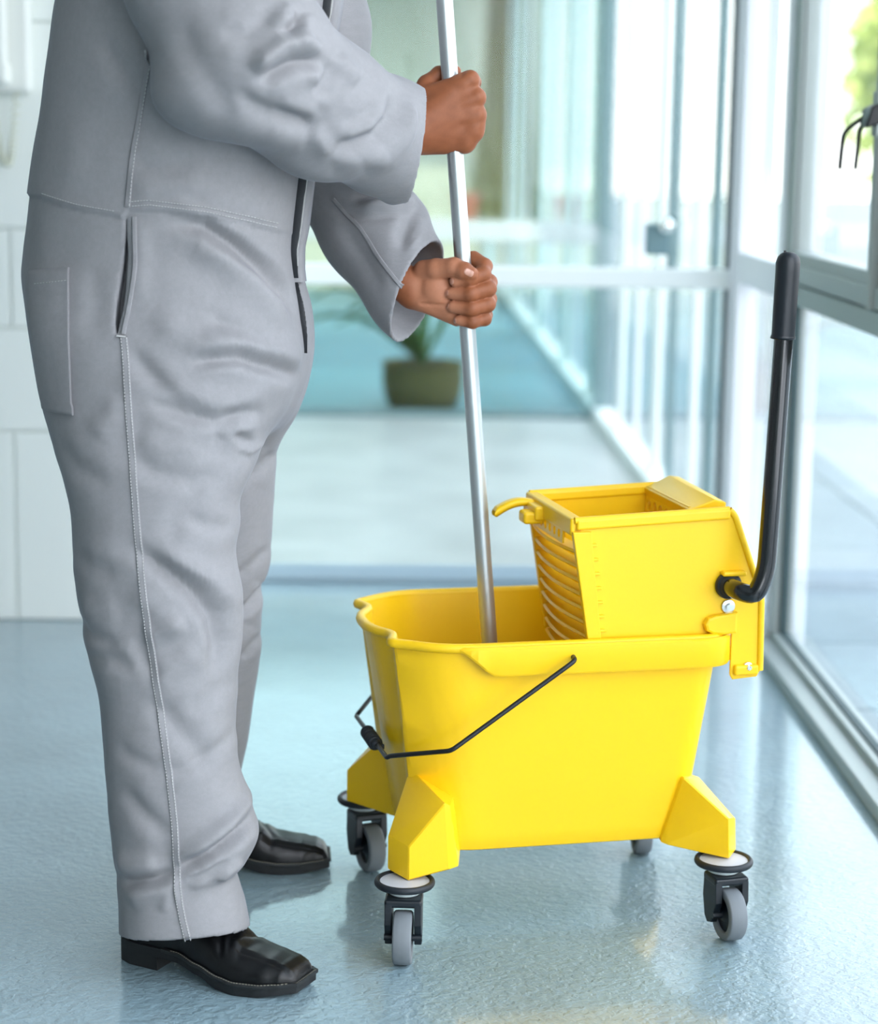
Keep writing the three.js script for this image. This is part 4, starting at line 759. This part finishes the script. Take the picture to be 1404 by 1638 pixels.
// hand axes: Y up the pole, Z from the pole to the open side, in millimetres
function handFrame(y) { const o = poleAt(y), Y = PDIR.clone(), Z = EYE.clone().sub(o); Z.addScaledVector(Y, -Z.dot(Y)).normalize(); const X = Y.clone().cross(Z); return new THREE.Matrix4().makeBasis(X, Y, Z).scale(V3(.001, .001, .001)).setPosition(o); }
function handField(H) {
  const fing = H.fingers.map((f) => { const c = f.slice(1).map((q, i) => cone(f[i], q, f[i][3], q[3])); const kn = (H.knuckles ? f : []).slice(1, -1).map((q) => ellipsoid([q[0], q[1], q[2]], [q[3] * 1.05, q[3] * 1.0, q[3] * 1.05])); return union(c.concat(kn), 3); });
  const palm = union(H.palm.map((c) => c.length === 4 && Array.isArray(c[0]) ? cone(c[0], c[1], c[2], c[3]) : ellipsoid(c[0], c[1])), 9);
  const pole = (x, y, z) => Math.hypot(x, z) - 12.0;
  return (x, y, z) => { let d = palm(x, y, z), e = 99; for (const f of fing) e = smin(e, f(x, y, z), 1.6); d = smin(d, e, H.k ?? 5); for (const g of H.creases) d += g[2] * Math.exp(-((cone(g[0], g[1], 0, 0)(x, y, z) / g[3]) ** 2)); return smax(d, -pole(x, y, z), 1.5); };
}
const toHand = (m, p) => V3(...p).applyMatrix4(m.clone().invert()).toArray();
const FL = handFrame(.945), FR = handFrame(1.2035);
const aL = toHand(FL, [-.02, 1.026, -3.15]), aR = toHand(FR, [-.09, 1.2, -2.835]);
const LEFT = {
  fingers: [
    [[16, 44, -22, 12], [31, 33, -5, 11.8], [28, 23, 12, 11.6], [8, 18.5, 23.5, 11.2], [-12, 16, 21, 9.2]],
    [[22, 20, -25, 12], [36.5, 9, -6, 11.8], [34.5, 1, 12, 11.8], [8, -3.5, 25, 11.4], [-19, -1.5, 17.5, 9.4]],
    [[20, -6, -24, 11.6], [34.5, -16, -6, 11.4], [32, -22, 11, 11.4], [8, -25.5, 24.5, 11], [-19, -21.5, 17, 9.2]],
    [[14, -27, -20, 10.5], [28, -39, -5, 10], [26, -43.5, 9, 10], [8, -45.5, 20, 9.6], [-11, -42, 16.5, 8.2]],
    [[-58, 32, -4, 17], [-40, 34, 8, 16], [-14, 37, 20.5, 13.8], [1, 31, 28, 12.6], [11, 26.5, 31, 10.4]],
  ],
  palm: [
    [[-84, 14, -14], [16, 38, -22], 22, 12], [[-84, 8, -14], [22, 18, -24], 22, 12.5], [[-80, 2, -14], [20, -6, -23], 21, 12], [[-76, -4, -14], [14, -28, -19], 20, 11],
    [[-42, 6, 4], [25, 26, 17]], [[-62, -12, -6], [-14, -40, -3], 16, 13], [[-40, -6, 2], [-24, -28, 4], 12, 11],
    [aL, [-100, 22, -18], 36, 25], [[-100, 22, -18], [-78, 12, -14], 25, 23.5],
  ],
  creases: [[[-66, -14, 10], [-26, -19, 17], 2.4, 2.2], [[-24, 24, 26], [-14, 24, 28], 1.2, 2]],
  k: 4, knuckles: true, box: [[-150, -75, -75], [65, 85, 60]], palePalm: true,
  nails: [[[3, 32, 40.5], [12, 26, 41], 6], [[-16.5, 17, 26.5], [-19, 15.5, 22], 4.6], [[-25.5, 0.5, 22.5], [-27.5, -0.5, 17], 4.8], [[-25.5, -20, 22], [-27.5, -21, 16.5], 4.6], [[-15.6, -41.5, 20.5], [-17.6, -42.5, 16], 4]],
};
const RIGHT = {
  fingers: [
    [[30, 45.5, 12, 12.4], [34, 41, -12, 10.5], [12, 38, -24, 9.8], [-10, 35, -20, 8.5]],
    [[37.5, 20, 13, 12.2], [39, 16, -14, 10.6], [12, 13, -25, 10], [-16, 12, -20, 8.5]],
    [[37, -5, 12, 11.6], [37, -9, -13, 10.2], [10, -12, -24, 9.7], [-16, -11, -19, 8.2]],
    [[31, -31, 9, 11.6], [31, -35, -12, 9.6], [10, -36, -21, 8.6], [-8, -35, -18, 7.2]],
    [[-50, 20, -2, 16], [-34, 43, -12, 13.2], [-15, 56, -19, 11.5], [8, 58, -24, 9.4]],
  ],
  palm: [
    [[-58, -14, 12], [28, 43, 13], 25, 13], [[-58, -16, 12], [36, 18, 15], 25, 13], [[-58, -22, 11], [35, -6, 14], 25, 13], [[-54, -30, 9], [28, -30, 9.5], 24, 13],
    [[-46, -40, 2], [14, -46, 3], 18, 15], [[18, -40, 6], [30, -20, 10], 15, 13], [[22, 30, 8], [30, -20, 8], 16, 15], [[-36, 28, 4], [18, 42, 12], 13, 12.5],
    [aR, [-76, -18, 20], 38, 27], [[-76, -18, 20], [-56, -16, 12], 27, 25],
  ],
  creases: [[[8, 32, 26], [30, 33, 25], .9, 6], [[14, 6, 29], [36, 7, 26], .7, 5], [[12, -18, 27], [32, -18, 23], .8, 5], [[-20, -42, 20], [8, -40, 18], .7, 3], [[22, 58, 16], [16, 50, 22], 1.2, 3.5]],
  k: 6, knuckles: true, box: [[-160, -90, -50], [65, 85, 200]], nails: [],
};
function hand(H, F) {
  const g = surface(handField(H), ...H.box, 2.0), p = g.attributes.position, n = g.attributes.normal, col = new Float32Array(p.count * 3), c = new THREE.Color(), q = rng(3);
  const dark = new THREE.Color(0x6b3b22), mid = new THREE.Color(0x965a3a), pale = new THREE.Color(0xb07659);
  const joints = H.fingers.flatMap((f) => f.slice(0, -1));
  for (let i = 0; i < p.count; i++) {
    const x = p.getX(i), y = p.getY(i), z = p.getZ(i);
    const v = .5 + .5 * Math.sin(x * .21 + 1.7 * Math.sin(y * .17)) * Math.sin(y * .23 + z * .19);
    c.copy(mid).lerp(dark, .25 + .2 * v);
    if (H.palePalm) { const palmSide = smooth(8, -18, x) * smooth(-40, -10, z + 40 * smooth(-70, -95, x)) * smooth(60, 44, y + 0 * x) * smooth(-86, -66, x); c.lerp(pale, .8 * palmSide); for (const f of H.fingers) { const t = f[f.length - 1], d = Math.hypot(x - t[0], y - t[1], z - t[2]); c.lerp(pale, .5 * smooth(13, 7, d)); } }  // palm side and fingertips have paler skin
    for (const j of joints) { const d = Math.hypot(x - j[0], y - j[1], z - j[2]); if (j[3] < 11 && d < j[3] + 5) c.lerp(dark, .35 * smooth(j[3] + 5, j[3] - 1, d)); }
    const w = 1 + .07 * (q() - .5); col.set([c.r * w, c.g * w, c.b * w], 3 * i);
  }
  g.setAttribute('color', new THREE.BufferAttribute(col, 3)); g.applyMatrix4(F); return g.toNonIndexed();
}
// the rest of the figure: hidden by the coveralls up to the neck, head above the frame
const bodyField = union([
  cone([-.30, .95, -2.99], [-.28, 1.38, -2.99], .11, .12), cone([-.29, .86, -2.93], [-.29, .86, -3.05], .11, .11), cone([-.27, 1.40, -2.9], [-.25, 1.40, -3.09], .07, .07),
  cone([-.31, .84, -2.9], [-.3, .42, -2.83], .08, .055), cone([-.3, .42, -2.83], [-.31, .09, -2.785], .055, .036), cone([-.3, .84, -3.08], [-.29, .45, -3.16], .08, .055), cone([-.29, .45, -3.16], [-.33, .09, -3.2], .055, .036),
  cone([-.28, 1.41, -2.84], [-.19, 1.266, -2.745], .055, .045), cone([-.19, 1.266, -2.745], [-.09, 1.2, -2.835], .042, .036), cone([-.16, 1.45, -3.15], [-.108, 1.13, -3.198], .05, .042), cone([-.108, 1.13, -3.198], [-.03, 1.035, -3.155], .042, .035),
  cone([-.25, 1.42, -2.99], [-.22, 1.53, -2.985], .062, .058),
], .03);
const headField = (() => {
  const b = union([ellipsoid([-.205, 1.645, -2.985], [.098, .115, .078]), ellipsoid([-.175, 1.585, -2.98], [.075, .075, .06]), cone([-.25, 1.43, -2.99], [-.215, 1.56, -2.985], .06, .057), ellipsoid([-.113, 1.545, -2.972], [.03, .026, .03])], .03);
  const nose = union([cone([-.107, 1.645, -2.97], [-.082, 1.605, -2.966], .009, .014), ellipsoid([-.092, 1.603, -2.967], [.015, .011, .019])], .008);
  const lips = union([ellipsoid([-.096, 1.572, -2.97], [.011, .006, .022]), ellipsoid([-.098, 1.561, -2.97], [.011, .007, .02])], .003);
  const brow = cone([-.112, 1.666, -3.005], [-.110, 1.666, -2.935], .012, .012), ear = [ellipsoid([-.215, 1.625, -2.905], [.02, .033, .009]), ellipsoid([-.23, 1.625, -3.066], [.02, .033, .009])];
  return (x, y, z) => { let d = smin(b(x, y, z), nose(x, y, z), .012); d = smin(d, lips(x, y, z), .006); d = smin(d, brow(x, y, z), .015); for (const e of ear) d = smin(d, e(x, y, z), .008); return smax(d, -ellipsoid([-.100, 1.648, -2.94], [.018, .011, .017])(x, y, z), .008) ; };
})();
{
  const flat = (g) => { const c = new THREE.Color(0x8e5533), n = g.attributes.position.count, a = new Float32Array(n * 3); for (let i = 0; i < n; i++) a.set([c.r, c.g, c.b], 3 * i); g.setAttribute('color', new THREE.BufferAttribute(a, 3)); return g.toNonIndexed(); };
  const pieces = [flat(surface(bodyField, [-.52, .03, -3.32], [.02, 1.6, -2.66], .012)), flat(surface(headField, [-.34, 1.42, -3.10], [-.05, 1.78, -2.87], .005)), hand(LEFT, FL), hand(RIGHT, FR)];
  const body = part('body', mergeGeometries(pieces), skin, man); tag(body, 'brown skinned hands closed round the aluminium pole');
  for (const [H, F] of [[LEFT, FL], [RIGHT, FR]]) {
    const field = handField(H);
    for (const [a, b, r] of H.nails) {
      // small curved plate pressed onto the fingertip
      const A = V3(...a), Bv = V3(...b), mid = A.clone().add(Bv).multiplyScalar(.5), e = .3, grad = (p) => V3(field(p.x + e, p.y, p.z) - field(p.x - e, p.y, p.z), field(p.x, p.y + e, p.z) - field(p.x, p.y - e, p.z), field(p.x, p.y, p.z + e) - field(p.x, p.y, p.z - e)).normalize();
      const n = grad(mid), u = Bv.clone().sub(A); u.addScaledVector(n, -u.dot(n)).normalize(); const w = n.clone().cross(u), rows = [];
      const L = r * 1.3;
      for (let i = 0; i <= 10; i++) { const s = -1 + 2 * i / 10, row = []; for (let j = 0; j <= 10; j++) { const t = -1 + 2 * j / 10, k = Math.sqrt(Math.max(0, 1 - Math.pow(Math.abs(s), 3.2))) * .93 + .02; const p = mid.clone().addScaledVector(u, s * L).addScaledVector(w, t * r * k); for (let q = 0; q < 6; q++) p.addScaledVector(grad(p), -field(p.x, p.y, p.z) * .9); const edge = Math.max(Math.abs(t), Math.abs(s)); p.addScaledVector(grad(p), edge > .95 ? -.3 : .45); row.push(p.toArray()); } rows.push(row); }
      part('fingernail', grid(rows).applyMatrix4(F), nailM, body);
    }
  }
  // eyes and hair, above the frame
  const eyeM = std({ color: 0xf2efe8, roughness: .2 }), iris = std({ color: 0x2a1a10, roughness: .2 });
  for (const z of [-2.94, -3.0]) part('eye', new THREE.SphereGeometry(.0125, 20, 14).translate(-.119, 1.648, z), eyeM, body), part('iris', new THREE.SphereGeometry(.006, 14, 10).translate(-.1108, 1.648, z), iris, body);
  const hair = surface((x, y, z) => smax(ellipsoid([-.212, 1.655, -2.985], [.104, .116, .085])(x, y, z), Math.max(-(headField(x, y, z) - .001), (x + .16) * .8 - (y - 1.655) * .9, 1.60 - y), .006), [-.35, 1.52, -3.1], [-.05, 1.8, -2.87], .006);
  part('hair', hair, std({ color: 0x120d0b, roughness: .9 }), body);
}
// ------------------------------------------------------------------ shoes: heel at the origin, toe along +x, mirrored for the left foot
const SH = {
  leather: phys({ color: 0x060709, roughness: .42, specularIntensity: .5, clearcoat: .22, clearcoatRoughness: .16, bumpMap: texture(256, (i, j) => { const v = 128 + 90 * (N3[(j * 2 % 512) * 512 + i * 2 % 512] - .5); return [v, v, v]; }, false, 24, 24), bumpScale: .0002 }),
  sole: std({ color: 0x0f1214, roughness: .6 }),
  welt: std({ color: 0x1a1d1e, roughness: .6 }),
  thread: std({ color: 0x8d8a7c, roughness: .8 }),
};
function shoe(label, pos, turn, mirror, lift) {
  const s = sub('shoe', man); s.position.set(...pos); s.rotation.y = turn; s.userData.label = label;
  const K = (rows, x) => { let i = 0; while (i < rows.length - 2 && rows[i + 1][0] < x) i++; const A = rows[i], B = rows[i + 1], t = smooth(0, 1, clamp((x - A[0]) / (B[0] - A[0]))); return A.slice(1).map((v, c) => mix(v, B[c + 1], mix(clamp((x - A[0]) / (B[0] - A[0])), t, .5))); };
  // along x: half width outside, inside, sole top, upper height
  const W = [[0, .006, .006, .034, .05], [.008, .022, .022, .034, .075], [.03, .031, .031, .033, .083], [.07, .033, .032, .033, .082], [.11, .034, .031, .031, .082], [.15, .047, .034, .026, .064], [.19, .057, .041, .019, .047], [.215, .059, .043, .016, .038], [.25, .052, .041, .0155, .0325], [.275, .041, .036, .016, .027], [.289, .0315, .031, .0165, .021], [.2945, .024, .024, .0168, .010]];
  const prof = (x) => K(W, x);
  const ms = mirror ? -1 : 1, rows = [];
  const NX = 90;
  for (let i = 0; i <= NX; i++) {
    const x = .2945 * i / NX, [wo, wi, st, h] = prof(x), row = [];
    for (let j = 0; j <= 32; j++) {
      const a = Math.PI * j / 32, ca = Math.cos(a), sq = Math.sin(a), w = ca > 0 ? wo : wi, e = mix(.62, .72, smooth(.1, .28, x));
      let z = Math.sign(ca) * Math.pow(Math.abs(ca), e) * w, y = st + Math.pow(sq, mix(.85, .6, smooth(.18, .29, x))) * h;
      // creases across the vamp and the seams that run down to the toe
      const top = smooth(.25, .9, sq);
      const cr = (x0, k, A, wd) => { const d = (x - x0 - k * z + .006 * Math.sin(z * 90)) / wd; return A * Math.exp(-d * d); };
      y += top * (cr(.176, .15, -.0028, .005) + cr(.186, .1, .0026, .006) + cr(.197, -.12, -.0024, .0045) + cr(.207, -.1, .0016, .006) + cr(.164, -.2, -.0015, .005));
      const seamZ = mix(.026, .0235, smooth(.19, .29, x)); if (x > .165) for (const q of [-1, 1]) y += .0013 * Math.exp(-(((z - q * seamZ) / .0022) ** 2)) - .0016 * Math.exp(-(((z - q * (seamZ + .0042)) / .002) ** 2));
      row.push([x, y, z * ms]);
    }
    rows.push(row);
  }
  rows.push(rows[NX].map(([x, y, z]) => [x + .0005, Math.min(y, .018), z * .9]));
  const up = grid(mirror ? rows : rows.map((r) => r.slice().reverse())); part('upper', boxUV(up), SH.leather, s);
  // sole, heel and welt follow the same plan
  const ring = (x, g) => { const [wo, wi] = prof(x); return [[x, (wo + g) * ms], [x, -(wi + g) * ms]]; };
  const slab = (x0, x1, g, top, bot, n = 60) => {
    const R = []; for (let i = 0; i <= n; i++) { const x = mix(x0, x1, i / n), [A, B] = ring(clamp(x, 0, .2945), g), yt = top(x), yb = bot(x), xx = x + (x < .004 ? -g * .6 : 0) + (x > .293 ? g * .9 : 0); R.push([[xx, yt, A[1]], [xx, yt, B[1]], [xx, (yt + yb) / 2, B[1] * 1.01], [xx, yb, B[1] * .985], [xx, yb, A[1] * .985], [xx, (yt + yb) / 2, A[1] * 1.01]]); }
    const cap = (r) => r.map(() => { const c = [0, 1, 2].map((k) => r.reduce((q, p) => q + p[k], 0) / r.length); return c; });
    return toCreasedNormals(grid([cap(R[0]), ...R, cap(R[n])], true), .6);
  };
  const st = (x) => prof(clamp(x, 0, .2945))[2];
  const spring = (x) => .0065 * smooth(.235, .3, x);
  part('sole', slab(0, .2945, .0035, (x) => st(x) + .001 + spring(x) * .3, (x) => Math.max(0, st(x) - .0125 - .003 * smooth(.14, .2, x)) * smooth(.24, .16, x) + spring(x) + .0004), SH.sole, s);
  part('heel', slab(0, .076, .0025, (x) => st(x) - .004, () => 0, 24), SH.sole, s);
  part('welt', slab(.085, .2945, .0058, (x) => st(x) + .0032 + spring(x) * .3, (x) => st(x) - .002 + spring(x) * .3), SH.welt, s);
  const th = []; for (const q of [1, -1]) for (let x = .1; x < .288; x += .0042) { const [wo, wi] = prof(x), [w2, v2] = prof(x + .0026), z0 = (q > 0 ? wo : -wi) + q * .0036, z1 = (q > 0 ? w2 : -v2) + q * .0036; th.push(cyl([x, st(x) + .0036 + spring(x) * .3, z0 * ms], [x + .0026, st(x + .0026) + .0036 + spring(x) * .3, z1 * ms], .0006, .0006, 5, true)); }
  for (let z = -.026; z < .026; z += .0042) th.push(cyl([.2975, .0215, z], [.2975, .0215, z + .0026], .0006, .0006, 5, true));
  part('welt_stitching', th, SH.thread, s);
  // lacing across the instep
  const yTop = (x, z) => { const [wo, wi, b, h] = prof(x), w = z * ms > 0 ? wo : wi, c = clamp(Math.abs(z) / w), e = mix(.62, .72, smooth(.1, .28, x)); return b + Math.pow(Math.sqrt(Math.max(0, 1 - Math.pow(c, 2 / e))), mix(.85, .6, smooth(.18, .29, x))) * h; };
  const lace = []; for (let k = 0; k < 4; k++) { const x = .128 + k * .0125; lace.push(tube([-1, -.5, 0, .5, 1].map((q) => [x + .004 * q, yTop(x, q * .017) + .002, q * .017]), .0016, 16, 6)); }
  part('lace', lace, SH.sole, s);
  for (const q of [-1, 1]) part('lacing_flap', tube([.112, .13, .15, .17].map((x) => [x, yTop(x, q * .021) + .0004, q * .021]), .0018, 20, 6), SH.leather, s);
  return s;
}
shoe('black leather shoe nearest the camera, pale welt stitching at its square toe', [-.370, 0, -2.836], -.47, false);
shoe('black leather shoe of the far foot, half hidden by the trouser leg', [-.385, 0, -3.196], .05, true);
renderer.render(scene, camera);
